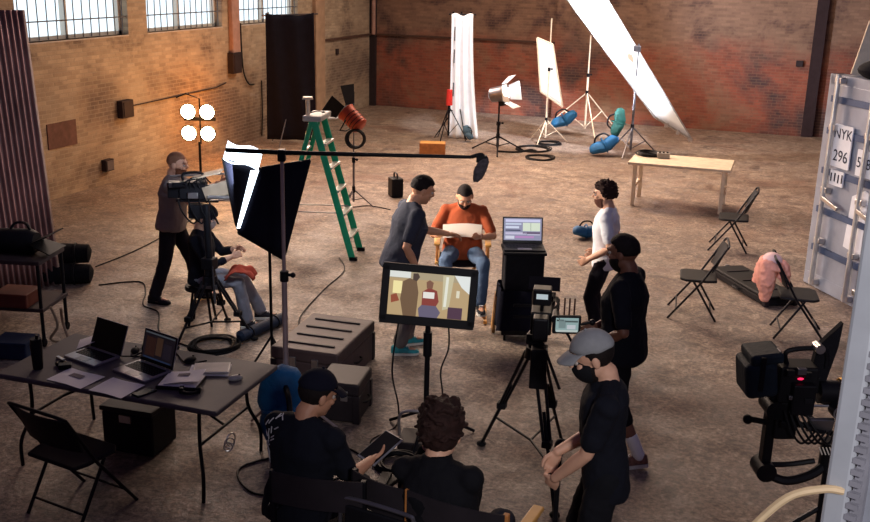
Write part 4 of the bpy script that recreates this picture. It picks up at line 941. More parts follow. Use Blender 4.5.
def hand(m, wrist, d, pn, thumb, curl=.5, s=1):
    # d: direction of the hand, pn: palm normal (fingers curl towards it), thumb: +1/-1 which side
    d = d.normalized(); pn = (pn - d * pn.dot(d)).normalized(); sd = d.cross(pn).normalized() * thumb
    R = Matrix((sd, d, pn)).transposed()
    m.ell(wrist + d * .045 * s, (.040 * s, .056 * s, .017 * s), R, 14, 10)
    m.ell(wrist + d * .07 * s, (.041 * s, .03 * s, .014 * s), R, 14, 8)
    for k, (off, ln) in enumerate(((.031, .068), (.011, .078), (-.010, .072), (-.030, .056))):
        p = wrist + d * .085 * s + sd * off * s; fd = (d + sd * off * 2.2).normalized(); pts = [p - d * .02 * s, p]; a = 0
        for q, f in ((.42, .55), (.32, 1.0), (.26, .8)):
            a += curl * f
            w = fd * math.cos(a) + pn * math.sin(a); p = p + w * ln * q * s; pts.append(p)
        capsule(m, pts, [.0095 * s, .009 * s, .0085 * s, .0078 * s, .0066 * s], 10)
    t0 = wrist + d * .028 * s + sd * .028 * s; td = (sd * .75 + d * .8 + pn * .25).normalized(); t1 = t0 + td * .034 * s; t2 = t1 + (td * .5 + d * .7 + pn * curl * .7).normalized() * .03 * s; t3 = t2 + (d * .8 + pn * curl + sd * .1).normalized() * .024 * s
    capsule(m, [t0, t1, t2, t3], [.014 * s, .012 * s, .0105 * s, .008 * s], 10)

def shell(name, mat, par, hc, R, cen, dims, fn, seg=40, ring=26, thick=None):
    m = MB(); m.ell((0, 0, 0), 1, seg=seg, ring=ring)
    vs = []
    for p in m.v:
        d = V(p).normalized(); k = fn(d)
        vs.append(hc + R @ (V(cen) + V((d.x * dims[0], d.y * dims[1], d.z * dims[2])) * k))
    m.v = vs
    return m.build(name, mat, par, smooth='all')
def sst(x, a, b):
    t = max(0, min(1, (x - a) / (b - a))); return t * t * (3 - 2 * t)

EYEW = M('eye_white', (176, 164, 156), .5); IRIS = M('iris', (40, 26, 20), .2)
def person(label, loc, rz, H=1.78, pel=None, lean=0, side=0, twist=0, head=(0, 0, 0), wr=None, an=None, ep=None, kp=None, toe=None, curl=None, palm=None, hd=None,
           skin=None, shirt=None, trousers=None, shoe=None, sole=None, sleeve=.62, hemz=-.08, leglen=.97, hair='short', haircol=None, beard=None, mask=None, cap=None, sock=None,
           stout=1.0, vneck=0, jacket=0, hsize=1.0, glasses=0, tattoo=None):
    s = H / 1.78
    t = thing('person', label, 'person', loc, rz)
    P = V(pel or (0, 0, .925 * s))
    Rt = Euler((rad(-lean), rad(side), rad(twist)), 'XYZ').to_matrix()
    Rp = Euler((rad(-lean * .35), rad(side * .3), rad(twist * .4)), 'XYZ').to_matrix()
    nb = P + Rt @ V((0, -.01, .505)) * s
    hsize = hsize * 1.09
    Rh = Euler((rad(-head[0]), rad(head[2]), rad(head[1])), 'XYZ').to_matrix()
    hc = nb + (Rt @ V((0, .014, .024)) + Rh @ V((0, .024, .112))) * s
    hs = s * hsize
    wr = wr or {}; an = an or {}; ep = ep or {}; kp = kp or {}; toe = toe or {}; curl = curl or {}; palm = palm or {}; hd = hd or {}
    W = stout
    body = MB(); up = MB(); lo = MB()
    rows = [(-.10, .10, .085, 0), (-.04, .158 * W, .112 * W, -.005), (.04, .158 * W, .112 * W, 0), (.13, .143 * W, .10 * W, .008), (.22, .15 * W, .108 * W, .01), (.32, .17 * W, .118 * W, .006), (.40, .172, .112, -.004), (.455, .13, .085, -.012), (.50, .07, .065, -.012)]
    eloft(body, [tuple(q * s for q in r) for r in rows], Rt, P)
    capsule(body, [nb + Rt @ V((0, -.01, -.05)) * s, nb + Rt @ V((0, .0, .03)) * s, hc + Rh @ V((0, -.012, -.05)) * s], [.066 * s, .063 * s, .06 * s])
    srows = [(hemz, .176 * W, .130 * W, 0), (hemz + .03, .184 * W, .136 * W, 0), (.04, .178 * W, .131 * W, .003), (.14, .166 * W, .120 * W, .01), (.23, .172 * W, .127 * W, .012), (.32, .188 * W, .134 * W, .006), (.40, .188, .126, -.004), (.455, .145, .098, -.012), (.488, .088, .079, -.012), (.505 + .03 * jacket, .074, .07, -.012)]
    eloft(up, [tuple(q * s for q in r) for r in srows], Rt, P)
    up_l, lo_l, shoes = .298 * s, .262 * s, []
    for sd, k in (('R', 1), ('L', -1)):
        capsule(body, [nb + Rt @ V((0, -.012, -.01)) * s, P + Rt @ V((k * .165, -.015, .44)) * s], [.047 * s, .040 * s])
        capsule(up, [nb + Rt @ V((k * .03, -.014, -.028)) * s, P + Rt @ V((k * .165, -.015, .438)) * s], [.056 * s, .058 * s])
        sh = P + Rt @ V((k * .192, -.012, .428)) * s
        w = V(wr.get(sd, (k * .27, .05, .80)))
        e, w = ik(sh, w, up_l, lo_l, ep.get(sd, (k * .35, -1, -.2)))
        capsule(body, [P + Rt @ V((k * .10, -.01, .43)) * s, sh, sh.lerp(e, .5), e, e.lerp(w, .3), w], [.05 * s, .056 * s, .046 * s, .039 * s, .04 * s, .027 * s])
        dr = V(hd[sd]) if sd in hd else (w - e)
        pn = V(palm.get(sd, (-k, .2, 0)))
        hand(body, w, dr, pn, k if sd not in ('x',) else k, curl.get(sd, .5), s)
        q = sleeve * .0 + sleeve
        if q <= 1: end = sh.lerp(e, q); capsule(up, [P + Rt @ V((k * .10, -.01, .425)) * s, sh, sh.lerp(e, q * .5), end], [.058 * s, .071 * s, .066 * s, .063 * s])
        else:
            end = e.lerp(w, q - 1); capsule(up, [P + Rt @ V((k * .10, -.01, .425)) * s, sh, sh.lerp(e, .5), e, end], [.06 * s, .072 * s, .062 * s, .054 * s, .043 * s])
        if tattoo and sd in tattoo: pass
        hp = P + Rp @ V((k * .092, 0, -.02)) * s
        a_ = V(an.get(sd, (k * .11, 0, .085)))
        kn, a_ = ik(hp, a_, .425 * s, .425 * s, kp.get(sd, (k * .12, 1, .1)))
        capsule(body, [hp, hp.lerp(kn, .5), kn, kn.lerp(a_, .3), a_], [.082 * s, .068 * s, .052 * s, .052 * s, .036 * s])
        tr = V(toe.get(sd, (k * .15, 1, 0))).normalized()
        ft = a_ + V((0, 0, -.045 * s))
        body.ell(ft + tr * .06 * s, (.04 * s, .11 * s, .032 * s), look(tr), 12, 8)
        f = min(leglen, 1.0)
        ends = kn.lerp(a_, (f - .5) * 2) if f > .5 else hp.lerp(kn, f * 2)
        if f > .5: capsule(lo, [hp, hp.lerp(kn, .5), kn, ends], [.092 * s, .09 * s, .074 * s, .068 * s])
        else: capsule(lo, [hp, hp.lerp(ends, .5), ends], [.092 * s, .094 * s, .09 * s])
        shoes.append((a_, tr, k))
        if sock:
            c_ = MB(); capsule(c_, [kn.lerp(a_, .66), a_], [.049 * s, .044 * s]); so = c_.build('sock', sock, t, smooth=True)
    eloft(lo, [tuple(q * s for q in r) for r in [(-.11, .10, .09, 0), (-.06, .152 * W, .108 * W, 0), (.02, .152 * W, .106 * W, 0), (.06, .138 * W, .096 * W, .004)]], Rp, P)
    # head
    H_ = lambda x, y, z: hc + Rh @ V((x, y, z)) * hs
    def he(c, d): body.ell(H_(*c), tuple(q * hs for q in d), Rh, 18, 12)
    he((0, -.012, .028), (.076, .096, .092)); he((0, .022, -.035), (.062, .068, .082)); he((0, .05, -.085), (.036, .034, .026)); he((0, .078, .028), (.05, .018, .018))
    body.tube([H_(0, .084, .02), H_(0, .106, -.018), H_(0, .088, -.03)], [.011 * hs, .0165 * hs, .012 * hs], 10)
    for k in (-1, 1):
        he((k * .077, -.012, -.008), (.011, .02, .032)); he((k * .038, .066, -.02), (.022, .02, .018)); he((k * .034, -.0, -.055), (.03, .05, .04))
    b = finish(body.build('body', skin, t, fix=False), .0066, 2)
    for k in (-1, 1):
        ey = MB().ell(H_(k * .031, .078, .004), .0115 * hs, Rh, 12, 8).build('eye', EYEW, t, smooth=True)
        MB().ell(H_(k * .031, .0868, .003), .0058 * hs, Rh, 10, 6).build('iris', IRIS, ey, smooth=True)
        MB().tube([H_(k * .014, .094, .026), H_(k * .032, .095, .030), H_(k * .05, .083, .024)], [.003 * hs, .0045 * hs, .003 * hs], 6).build('eyebrow', haircol or BLP, t, smooth=True)
    if not mask:
        mo = MB(); mo.ell(H_(0, .088, -.056), (.023 * hs, .008 * hs, .005 * hs), Rh, 12, 6); mo.ell(H_(0, .086, -.065), (.019 * hs, .008 * hs, .005 * hs), Rh, 12, 6); mo.build('mouth', M('lips', (134, 78, 70), .5), t, smooth=True)
    finish(up.build('jacket' if jacket else 'shirt', shirt, t, fix=False), .0105, 3, .02, .09)
    finish(lo.build('trousers' if leglen > .6 else 'shorts', trousers, t, fix=False), .0105, 3, .02, .08)
    for a_, tr, k in shoes:
        R = look(tr); base = a_ + V((0, 0, -.085 * s)) 
        m = MB()
        fl = [(-.075, .030, .0, .085), (-.055, .040, 0, .10), (0, .041, 0, .098), (.05, .044, 0, .085), (.11, .049, 0, .062), (.16, .044, 0, .05), (.185, .026, 0, .036)]
        rs = []
        for y, w, z0, z1 in fl:
            rs.append([base + R @ V((w * math.cos(a) * (1 if math.sin(a) < 0 else .85), y, .012 + (z1 - .012) * (.5 + .5 * math.sin(a)))) * s for a in [6.28318 * i / 14 for i in range(14)]])
        m.rings(rs); o = m.build('shoe', shoe, t, smooth=True)
        m = MB(); out = [(w * 1.06, y) for y, w, _, _ in fl]; poly = [(x, y) for x, y in out] + [(-x, y) for x, y in out[::-1]]
        m.prism([(x * s, y * s) for x, y in poly], 0.0, .024 * s, R, base); m.build('sole', sole or RUB, o)
        m = MB()
        for q in range(4): m.tube([base + R @ V((-.022, .03 + .02 * q, .098 - .009 * q)) * s, base + R @ V((0, .034 + .02 * q, .104 - .009 * q)) * s, base + R @ V((.022, .03 + .02 * q, .098 - .009 * q)) * s], .003, 5)
        m.build('laces', PAPER if sole else BLK, o)
    # hair: a cap of strands that tucks into the head along the hairline
    sk = (0, -.012, .028); sd_ = (.076, .096, .092)
    def hline(d, front=.42, low=-.35):       # 1 inside the hair, 0 outside
        z0 = low + (front - low) * sst(d.y, -.1, .55)
        return sst(d.z, z0 - .10, z0 + .06)
    if hair == 'short' or hair == 'buzz':
        t_ = .07 if hair == 'short' else .025
        shell('hair', haircol, t, hc, Rh, V(sk) * hs, [q * hs for q in sd_], lambda d: .94 + (hline(d, .42, -.8) if cap else hline(d)) * (.06 + t_ * (1 + .35 * noise.noise(d * 9)) + (.10 * max(d.z, 0) * max(d.y + .3, 0) if hair == 'short' else 0)))
    elif hair == 'curly' or hair == 'wavy':
        amp = .26 if hair == 'curly' else .40
        def cf(d):
            h = hline(d, .32, -.62 if hair == 'curly' else -.85)
            n_ = noise.noise(d * 3.4 + V((loc[0], 0, 0))) * .5 + noise.noise(d * 9.5) * .45
            return .93 + h * (.07 + amp * (.75 + .55 * n_) * (.75 + .35 * max(d.z, 0)))
        hm_ = MB(); hm_.ell((0, 0, 0), 1, seg=48, ring=34)
        hm_.v = [hc + Rh @ (V(sk) + V((d.x * sd_[0], d.y * sd_[1], d.z * sd_[2])) * cf(d)) * hs for d in [V(p).normalized() for p in hm_.v]]
        rng = random.Random(5)
        for i in range(110 if hair == 'curly' else 60):
            d = V((rng.uniform(-1, 1), rng.uniform(-1, .75), rng.uniform(-.5, 1))).normalized()
            if hline(d, .36, -.5) < .9: continue
            c = hc + Rh @ (V(sk) + V((d.x * sd_[0], d.y * sd_[1], d.z * sd_[2])) * (cf(d) - .01)) * hs
            hm_.torus(c, .014 * hs, .007 * hs, 10, 6, look(d + V((rng.uniform(-.6, .6), rng.uniform(-.6, .6), rng.uniform(-.6, .6)))))
        finish(hm_.build('hair', haircol, t, fix=False), .0055, 1)
    if beard:
        jr = (0, .022, -.035)
        shell('beard', beard, t, hc, Rh, V(jr) * hs, [.062 * hs, .072 * hs, .090 * hs], lambda d: .92 + .15 * sst(-d.z + .25 * abs(d.x) + .1 * noise.noise(d * 12), .05, .30) * sst(d.y, -.45, -.15))
    if mask:
        shell('face_mask', mask, t, hc, Rh, V((0, .030, -.035)) * hs, [.066 * hs, .078 * hs, .085 * hs], lambda d: .90 + .17 * sst(-d.z, -.30, -.12) * sst(d.y, -.25, .05))
    if cap:
        cm, bdir = cap
        Rc = Rh @ rotm(0, 0, bdir)
        cp = shell('cap', cm, t, hc, Rc, V((0, -.012, .028)) * hs, [q * hs for q in (.078, .098, .094)], lambda d: .93 + .20 * sst(d.z + .16 * (-d.y), .08, .2) + .05 * max(d.z, 0))
        m = MB()
        def br(u, v):
            a = (u - .5) * 2.3; r0 = 1.08; x = math.sin(a) * .078 * r0; y = math.cos(a) * .098 * r0; e = .075 * v * math.cos(a * .62) ** .7
            return hc + Rc @ (V((x * (1 + .12 * v), y - .012 + e, .062 - .012 * v - .10 * (x * x) / .006 * .12 - .02 * v * v))) * hs
        m.grid(br, 18, 8, .005).build('brim', cm, cp, smooth='all')
        MB().ell(hc + Rc @ V((0, -.012, .139)) * hs, .009, seg=8, ring=6).build('button', cm, cp, smooth=True)
    if glasses: pass
    t['joints'] = str([tuple(round(q, 3) for q in x) for x in (hc, nb)])
    return t

SK1 = M('skin_light', (214, 164, 136), .5, 0, .08); SK2 = M('skin_tan', (192, 138, 108), .5, 0, .08); SK3 = M('skin_brown', (140, 92, 70), .5, 0, .08); SK4 = M('skin_deep', (124, 82, 64), .5, 0, .08)
HB = M('dark_hair', (26, 19, 18), .75, 0, .3, 30, .4); HBR = M('brown_hair', (44, 26, 22), .75, 0, .35, 30, .5); HRED = M('short_fair_hair', (140, 96, 72), .8, 0, .2, 20)
GREYT = M('grey_tee', (142, 130, 124), .9, 0, .12, 6, .15); NAVYT = M('navy_tee', (44, 46, 60), .92, 0, .2, 8, .2); RUST_T = M('rust_tee', (146, 66, 34), .92, 0, .12, 7, .2)
BLACKP = M('black_trousers', (20, 20, 25), .92, 0, .2, 8, .2); WHITET = M('white_tee', (232, 232, 238), .92, 0, .06, 8, .15); BLACKT = M('black_tee', (20, 21, 30), .92, 0, .2, 8, .2); BLACKJ = M('black_jacket', (15, 14, 19), .9, 0, .2, 8, .2)
JEAN = M('blue_jeans', (78, 96, 122), .9, 0, .2, 7, .25); JEANL = M('pale_jeans', (130, 130, 140), .9, 0, .22, 7, .25); DKP = M('dark_trousers', (36, 34, 42), .9, 0, .2, 8, .2); TANP = M('grey_trousers', (122, 114, 110), .9, 0, .15, 8, .15)
TEALS = M('teal_sneaker', (42, 140, 148), .6, 0, .25, 30); SNK = M('patterned_sneaker', (120, 82, 70), .6, 0, .5, 45); WHS = M('white_sole', (216, 210, 200), .6); DSH = M('dark_shoe', (34, 32, 38), .6)
R_ = V((.943, .333)); F_ = V((-.326, .945))
def hdir(r, f): q = R_ * r + F_ * f; return heading(q.x, q.y)

# operator standing at the camera
person('person standing in grey T-shirt and dark trousers with both hands on a camera', (-6.27, 9.18, 0), hdir(.98, -.1), 1.80, lean=6, twist=8, head=(8, 0, 0),
       wr=dict(R=(.10, .52, 1.32), L=(-.20, .50, 1.34)), ep=dict(R=(.6, -.4, -1), L=(-.6, -.3, -1)), curl=dict(R=.8, L=.8), palm=dict(R=(-.8, .1, .5), L=(.8, .1, .5)),
       an=dict(R=(.10, -.20, .085), L=(-.12, .28, .085)), toe=dict(R=(.2, 1, 0)), skin=SK1, shirt=GREYT, trousers=DKP, shoe=DSH, sole=None, hair='buzz', haircol=HRED, beard=M('ginger_beard', (112, 66, 44), .85), stout=1.2)
# operator seated behind the tripod
o = person('person seated in black shirt, pale jeans and backward black cap behind a tripod', (-5.60, 8.68, 0), hdir(1, .02), 1.76, pel=(0, 0, .53), lean=3, head=(8, 0, 0),
       wr=dict(R=(.14, .36, .78), L=(-.10, .38, .80)), ep=dict(R=(.7, -.6, -.6), L=(-.7, -.6, -.6)), curl=dict(R=.9, L=.9), palm=dict(R=(-.9, 0, -.4), L=(.9, 0, -.4)),
       an=dict(R=(.14, .50, .085), L=(-.16, .60, .085)), kp=dict(R=(.1, .5, 1), L=(-.1, .5, 1)), skin=SK1, shirt=BLACKT, trousers=JEANL, shoe=DSH, sole=WHS, sleeve=1.6, hair='short', haircol=HB, mask=M('grey_mask', (150, 134, 128), .85), cap=(BLC, 180))
t = thing('wooden_stool', 'dark low stool under the seated operator in black cap', 'stool', (-5.60, 8.68, 0), hdir(1, 0)); MB().cyl((0, 0, .38), (0, 0, .425), .17, n=20).build('seat', BLP, t, bevel=.01)
for i in range(4):
    a = 1.57 * i + .8; MB().cyl((.1 * math.cos(a), .1 * math.sin(a), .39), (.17 * math.cos(a), .17 * math.sin(a), 0), .014).build('leg', BLK, t)
o = MB().grid(lambda u, v: ((u - .5) * .3 + .02 * math.sin(9 * v), (v - .5) * .26, .03 * math.sin(u * 9) * math.sin(v * 8) - .1 * (2 * u - 1) ** 2), 14, 14, .01).build('red_cloth', M('orange_red_cloth', (176, 70, 50), .9, 0, .15, 8), loc=(-5.14, 8.70, .665), rz=.4, smooth='all'); tag(o, 'crumpled orange red cloth on the knees of the seated operator', 'cloth')

# actor standing with the script
person('person standing in dark navy T-shirt and teal sneakers, reaching toward the white script', (-3.38, 8.75, 0), hdir(.93, .25), 1.90, lean=15, twist=4, head=(20, 2, 0),
       wr=dict(R=(.25, .12, .90), L=(-.14, .52, 1.15)), ep=dict(R=(.4, -1, 0), L=(-.7, -.5, -.6)), curl=dict(R=.5, L=.5), palm=dict(R=(-1, .1, 0), L=(.6, 0, -.7)),
       an=dict(R=(.10, -.02, .085), L=(-.14, .12, .085)), skin=SK2, shirt=NAVYT, trousers=TANP, shoe=TEALS, sole=WHS, sleeve=.72, hemz=-.13, hair='short', haircol=HB, stout=1.2, leglen=.95)
# actor on the chair
person('person seated in rust T-shirt and blue jeans holding a white script', (SEATP[0], SEATP[1], 0), HS, 1.78, pel=(0, -.04, .78), lean=9, head=(30, 4, 0),
       wr=dict(R=(.17, .36, 1.04), L=(-.19, .38, 1.02)), ep=dict(R=(.8, -.5, -.7), L=(-.8, -.5, -.7)), curl=dict(R=.9, L=.9), palm=dict(R=(-.7, 0, .7), L=(.7, 0, .7)),
       an=dict(R=(.14, .50, .34), L=(-.2, .46, .32)), kp=dict(R=(.3, 1, .6), L=(-.4, 1, .6)), skin=SK2, shirt=RUST_T, trousers=JEAN, shoe=DSH, sole=WHS, sleeve=.75, hair='buzz', haircol=HB, beard=HB, stout=1.2)
SP, nt_, b_ = new_mat('script_page')
b_.inputs['Base Color'].default_value = lin((236, 232, 228)); b_.inputs['Roughness'].default_value = .9; b_.inputs['Specular IOR Level'].default_value = .1
tl = nt_.nodes.new('ShaderNodeBsdfTranslucent'); tl.inputs[0].default_value = lin((240, 234, 226)); ms = nt_.nodes.new('ShaderNodeMixShader'); ms.inputs[0].default_value = .6
nt_.links.new(b_.outputs[0], ms.inputs[1]); nt_.links.new(tl.outputs[0], ms.inputs[2]); nt_.links.new(ms.outputs[0], nt_.nodes['Material Output'].inputs[0])
t = thing('paper_script', 'white script pages held between the two actors', 'paper', (SEATP[0], SEATP[1], 0), HS)
MB().grid(lambda u, v: (-.19 + .40 * u, .43 + .10 * v, 1.02 + .17 * v + .03 * u * 0 + .01 * math.sin(u * 4)), 10, 6).build('page', SP, t, smooth='all')

# man in the white T-shirt
person('person with curly brown hair standing in white T-shirt and dark jeans', (-1.56, 9.86, 0), hdir(-.96, .28), 1.76, lean=2, head=(4, 0, 0),
       wr=dict(R=(.24, .12, .90), L=(-.22, .14, .92)), ep=dict(R=(.4, -1, 0), L=(-.4, -1, 0)), palm=dict(R=(-1, 0, 0), L=(1, 0, 0)),
       skin=SK1, shirt=WHITET, trousers=DKP, shoe=DSH, sole=WHS, sleeve=.7, hemz=-.12, hair='curly', haircol=HBR, beard=M('thin_beard', (96, 58, 46), .85))
# man in black T-shirt and shorts
person('person with cropped dark hair standing in black T-shirt and shorts beside the grey cap', (-.96, 7.28, 0), hdir(-.82, .42), 1.91, lean=2, head=(6, -6, 0),
       wr=dict(R=(.12, .26, 1.02), L=(-.22, .13, 1.02)), ep=dict(R=(.8, -1, -.3), L=(-.7, -1, -.1)), curl=dict(R=.9, L=.9), palm=dict(R=(-1, 0, .2), L=(1, 0, .2)),
       an=dict(R=(.10, .18, .085), L=(-.10, -.22, .11)), toe=dict(L=(-.25, 1, -.25)), skin=SK4, shirt=BLACKT, trousers=BLACKP, shoe=SNK, sole=WHS, sock=WHITEC, sleeve=.78, hemz=-.14, leglen=.66, hair='short', haircol=HB, beard=HB, stout=1.2)
# man in the grey cap
GC = (-.73, 5.20, 0)
person('person in grey blue cap and black T-shirt standing with both hands lowered onto a pole', GC, hdir(-.96, .16), 1.90, lean=5, head=(22, 4, 0),
       wr=dict(R=(.06, .28, 1.02), L=(-.09, .28, .93)), ep=dict(R=(.3, -.5, -1), L=(-.5, -.5, -1)), curl=dict(R=1.0, L=1.1), palm=dict(R=(-.9, -.2, 0), L=(.9, -.3, 0)), hd=dict(R=(-.1, .35, -1), L=(.55, .3, -.9)),
       an=dict(R=(.12, .05, .085), L=(-.12, -.05, .085)), skin=SK1, shirt=BLACKT, trousers=BLACKP, shoe=DSH, sleeve=.74, hemz=-.15, hair='short', haircol=HB, beard=HB, mask=M('black_mask', (20, 20, 24), .9), cap=(M('grey_blue_cap', (138, 138, 140), .85, 0, .12, 20), 0), stout=.95)
# man in the black cap, back to the camera
person('person in black cap and printed black T-shirt seated with back to the camera', (-2.32, 4.45, 0), rad(-10), 1.78, pel=(0, 0, .80), lean=13, head=(20, -24, 0),
       wr=dict(R=(.20, .46, .93), L=(-.08, .36, .98)), ep=dict(R=(.2, -.3, -1), L=(-.2, -.2, -1)), curl=dict(R=.6, L=.8), palm=dict(R=(-.5, 0, .8), L=(.8, 0, .4)),
       an=dict(R=(.14, .52, .36), L=(-.14, .52, .36)), kp=dict(R=(.2, .5, 1), L=(-.2, .5, 1)), skin=SK2, shirt=BLACKT, trousers=DKP, shoe=DSH, sleeve=.8, hair='short', haircol=HB, cap=(BLC, 0), stout=1.1)
# man with curly hair on the wooden chair
person('person with wavy brown hair and black jacket seated, hand raised to the cheek', (-1.44, 4.36, 0), rad(-8), 1.80, pel=(0, 0, .75), lean=9, side=-7, head=(12, 14, 0), hsize=1.14,
       wr=dict(R=(-.06, .42, .92), L=(-.20, .22, 1.22)), ep=dict(R=(.2, -.2, -1), L=(-.5, .4, -1)), curl=dict(R=.6, L=.7), palm=dict(R=(-.5, 0, .8), L=(.8, -.2, 0)), hd=dict(L=(.35, .25, 1)),
       an=dict(R=(.14, .52, .36), L=(-.14, .52, .36)), kp=dict(R=(.2, .5, 1), L=(-.2, .5, 1)), skin=SK1, shirt=BLACKJ, trousers=DKP, shoe=DSH, sleeve=1.85, hair='wavy', haircol=HBR, jacket=1, stout=1.15)
t = thing('handheld_tablet', 'pale edged tablet in the hand of the man in black cap', 'tablet', (-2.06, 4.92, .93), rad(-30)); MB().box((0, .06, .03), (.16, .24, .012), rotm(25)).build('shell', SIL, t, bevel=.004); MB().box((0, .06, .038), (.145, .22, .002), rotm(25)).build('screen', SCR, t)
t = thing('monopod', 'black monopod with a small foot under the hands of the man in the grey cap', 'monopod', (-1.06, 5.50, 0), .3)
MB().tube([(0, 0, .1), (0, 0, .86)], .017).build('pole', BLK, t, smooth=True); MB().ell((0, 0, .9), (.035, .035, .06)).build('grip', BLP, t, smooth=True)
for i in range(3):
    a = 2.09 * i + .5; MB().tube([(0, 0, .22), (.17 * math.cos(a), .17 * math.sin(a), .012)], .009, 6).build('leg', BLK, t)
CAPMAN = next(o for o in bpy.data.objects if o.get('label', '').startswith('person in black cap'))
# ------------------------------------------------------------------ bake, camera, light
finish(PINKC, .008, 2, .035, .05)
bpy.context.view_layer.update()
dg = bpy.context.evaluated_depsgraph_get()
done = [(o, bpy.data.meshes.new_from_object(o.evaluated_get(dg))) for o in BAKE]
for o, me in done:
    o.modifiers.clear(); o.data = me; me.polygons.foreach_set('use_smooth', [True] * len(me.polygons))
# pale lettering-like print over the shoulder blade and sleeve of the black printed T-shirt
from mathutils.bvhtree import BVHTree
sh_ = [c for c in CAPMAN.children if c.name.startswith('shirt')][0]
bv = BVHTree.FromPolygons([v.co for v in sh_.data.vertices], [tuple(p.vertices) for p in sh_.data.polygons])
rng = random.Random(3); INK = M('white_print', (200, 196, 196), .8); m = MB()
for i in range(30):
    x, z = rng.uniform(-.285, -.13), rng.uniform(1.02, 1.31); pts = []
    dx, dz = rng.choice([(.03, .02), (.0, .04), (.03, -.025), (.012, .03)])
    for j in range(4):
        h = bv.ray_cast(V((x + dx * j / 3 - .15, -.8, z + dz * j / 3 + .1)), V((.18, 1, -.12)).normalized())
        if h[0] is not None: pts.append(h[0] + h[1] * .002)
    if len(pts) == 4 and (pts[0] - pts[3]).length < .08: m.tube(pts, .0035, 5)
m.build('shirt_print', INK, sh_)
for o in TEXTS:
    me = bpy.data.meshes.new_from_object(o.evaluated_get(dg)); n = o.name; pa = o.parent; ml = o.matrix_local.copy(); mt = o.data.materials[0]; o.name = 'old'
    q = bpy.data.objects.new('lettering', me); C.objects.link(q); q.parent = pa; q.matrix_local = ml
    if not me.materials: me.materials.append(mt)
    bpy.data.objects.remove(o)
cd = bpy.data.cameras.new('camera'); co = bpy.data.objects.new('camera', cd); C.objects.link(co)
cd.sensor_width = 36; cd.lens = 36 * 998.64 / 870; cd.clip_end = 200
pt, yw, rl = 0.28594604, 0.33217015, 0.02489242
fw = V((-math.sin(yw) * math.cos(pt), math.cos(yw) * math.cos(pt), -math.sin(pt))); rt = V((math.cos(yw), math.sin(yw), 0)); uu = rt.cross(fw)
R1 = rt * math.cos(rl) + uu * math.sin(rl); U1 = -rt * math.sin(rl) + uu * math.cos(rl)
mw = Matrix((R1, U1, -fw)).transposed().to_4x4(); mw.translation = V((0, 0, 3.7)); co.matrix_world = mw
S.camera = co
def lamp(kind, name, loc, to, e, col, **k):
    l = bpy.data.lights.new(name, kind); l.energy = e; l.color = lin(col)[:3]
    for a, b in k.items(): setattr(l, a, b)
    o = bpy.data.objects.new(name, l); C.objects.link(o); o.location = loc
    o.rotation_euler = (V(to) - V(loc)).to_track_quat('-Z', 'Y').to_euler(); return o
lamp('AREA', 'overhead_fill', (-3.9, 20.0, 8.0), (-3.7, 18.4, 0), 860, (255, 224, 194), shape='RECTANGLE', size=6, size_y=5, spread=rad(155))  # unseen soft panel added overhead to brighten the back floor and walls
lamp('AREA', 'window_side_fill', (-10.3, 17.5, 5.2), (-1.0, 13.5, 1.2), 760, (255, 222, 200), shape='RECTANGLE', size=8, size_y=1.6, spread=rad(105))  # soft panel added above the windows to strengthen their daylight
lamp('AREA', 'near_floor_fill', (1.5, 3.0, 9), (-1.5, 7, 0), 25, (190, 196, 255), shape='SQUARE', size=7)  # unseen panel added high up as faint cool fill for the near floor
lamp('SPOT', 'led_spot_beam', (-5.45, 19.9, 1.25), (-3.2, 20.9, 2.3), 2500, (226, 238, 255), spot_size=rad(95), spot_blend=.6, shadow_soft_size=.15)
lamp('SPOT', 'reflector_fill_spot', (.5, 17.0, 7.0), (-3.2, 21, 2.4), 9000, (235, 242, 255), spot_size=rad(24), spot_blend=.3, shadow_soft_size=.2)  # unseen spot added to push the reflector cloth to white
lamp('SPOT', 'drape_fill_spot', (-4.5, 16.0, 7.0), (-6.85, 21.5, 1.6), 2600, (228, 238, 255), spot_size=rad(16), spot_blend=.4, shadow_soft_size=.2)  # added high out of view so the drape reads bright white
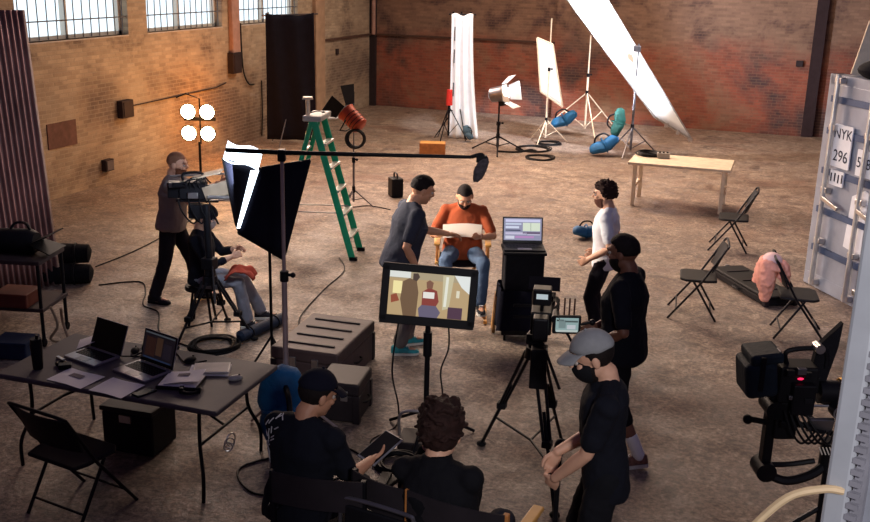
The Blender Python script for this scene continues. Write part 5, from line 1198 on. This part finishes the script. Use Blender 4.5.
lamp('POINT', 'four_lamp_glow', (-8.5, 13.2, 1.35), (0, 0, 0), 38, (255, 182, 108), shadow_soft_size=.25)
lamp('POINT', 'wall_glow_fill', (-9.5, 15.2, 1.4), (0, 0, 0), 50, (255, 186, 116), shadow_soft_size=.3)  # added behind the lamp bank to warm the wall like bloom
lamp('SPOT', 'frame_fill_spot', (-6.5, 15.5, 6.5), (-4.85, 21.8, 1.6), 4200, (240, 242, 246), spot_size=rad(15), spot_blend=.4, shadow_soft_size=.2)  # extra unseen spot that whitens the diffusion frame
lamp('SPOT', 'container_fill', (-3.0, 1.0, 6.0), (.9, 12.2, 1.6), 2000, (206, 214, 250), spot_size=rad(22), spot_blend=.6, shadow_soft_size=.6)  # unseen cool spot added to lift the container doors
lamp('SPOT', 'door_edge_fill', (1.6, -1.0, 4.6), (.4, 3.1, 2.6), 900, (246, 244, 246), spot_size=rad(40), spot_blend=.5, shadow_soft_size=.4)  # added near the camera to brighten the pale steel door edge
lamp('SPOT', 'partition_fill', (-3.2, 13.2, 5.4), (-8.25, 8.65, 1.9), 2800, (255, 226, 212), spot_size=rad(24), spot_blend=.6, shadow_soft_size=.5)  # unseen grazing spot added to bring out the corrugated ridges
lamp('POINT', 'wall_bloom_fill', (-10.0, 16.8, 1.0), (0, 0, 0), 75, (255, 160, 70), shadow_soft_size=.2)  # added close to the wall, imitates warm bloom around the four lamps
lamp('AREA', 'softbox_beam', (-4.62, 7.85, 1.95), (-5.9, 8.9, 1.45), 20, (222, 236, 255), shape='SQUARE', size=.35)
lamp('AREA', 'actor_fill', (-5.0, 8.9, 2.1), (-2.9, 9.7, 1.25), 40, (255, 238, 220), shape='SQUARE', size=.5, spread=rad(80))  # added fill for the actors, set apart from the softbox face
w = bpy.data.worlds.new('world'); S.world = w; w.use_nodes = True
w.node_tree.nodes['Background'].inputs[0].default_value = lin((146, 126, 182)); w.node_tree.nodes['Background'].inputs[1].default_value = .13
S.view_settings.view_transform = 'Standard'; S.view_settings.look = 'None'; S.view_settings.exposure = .06; S.view_settings.gamma = 1
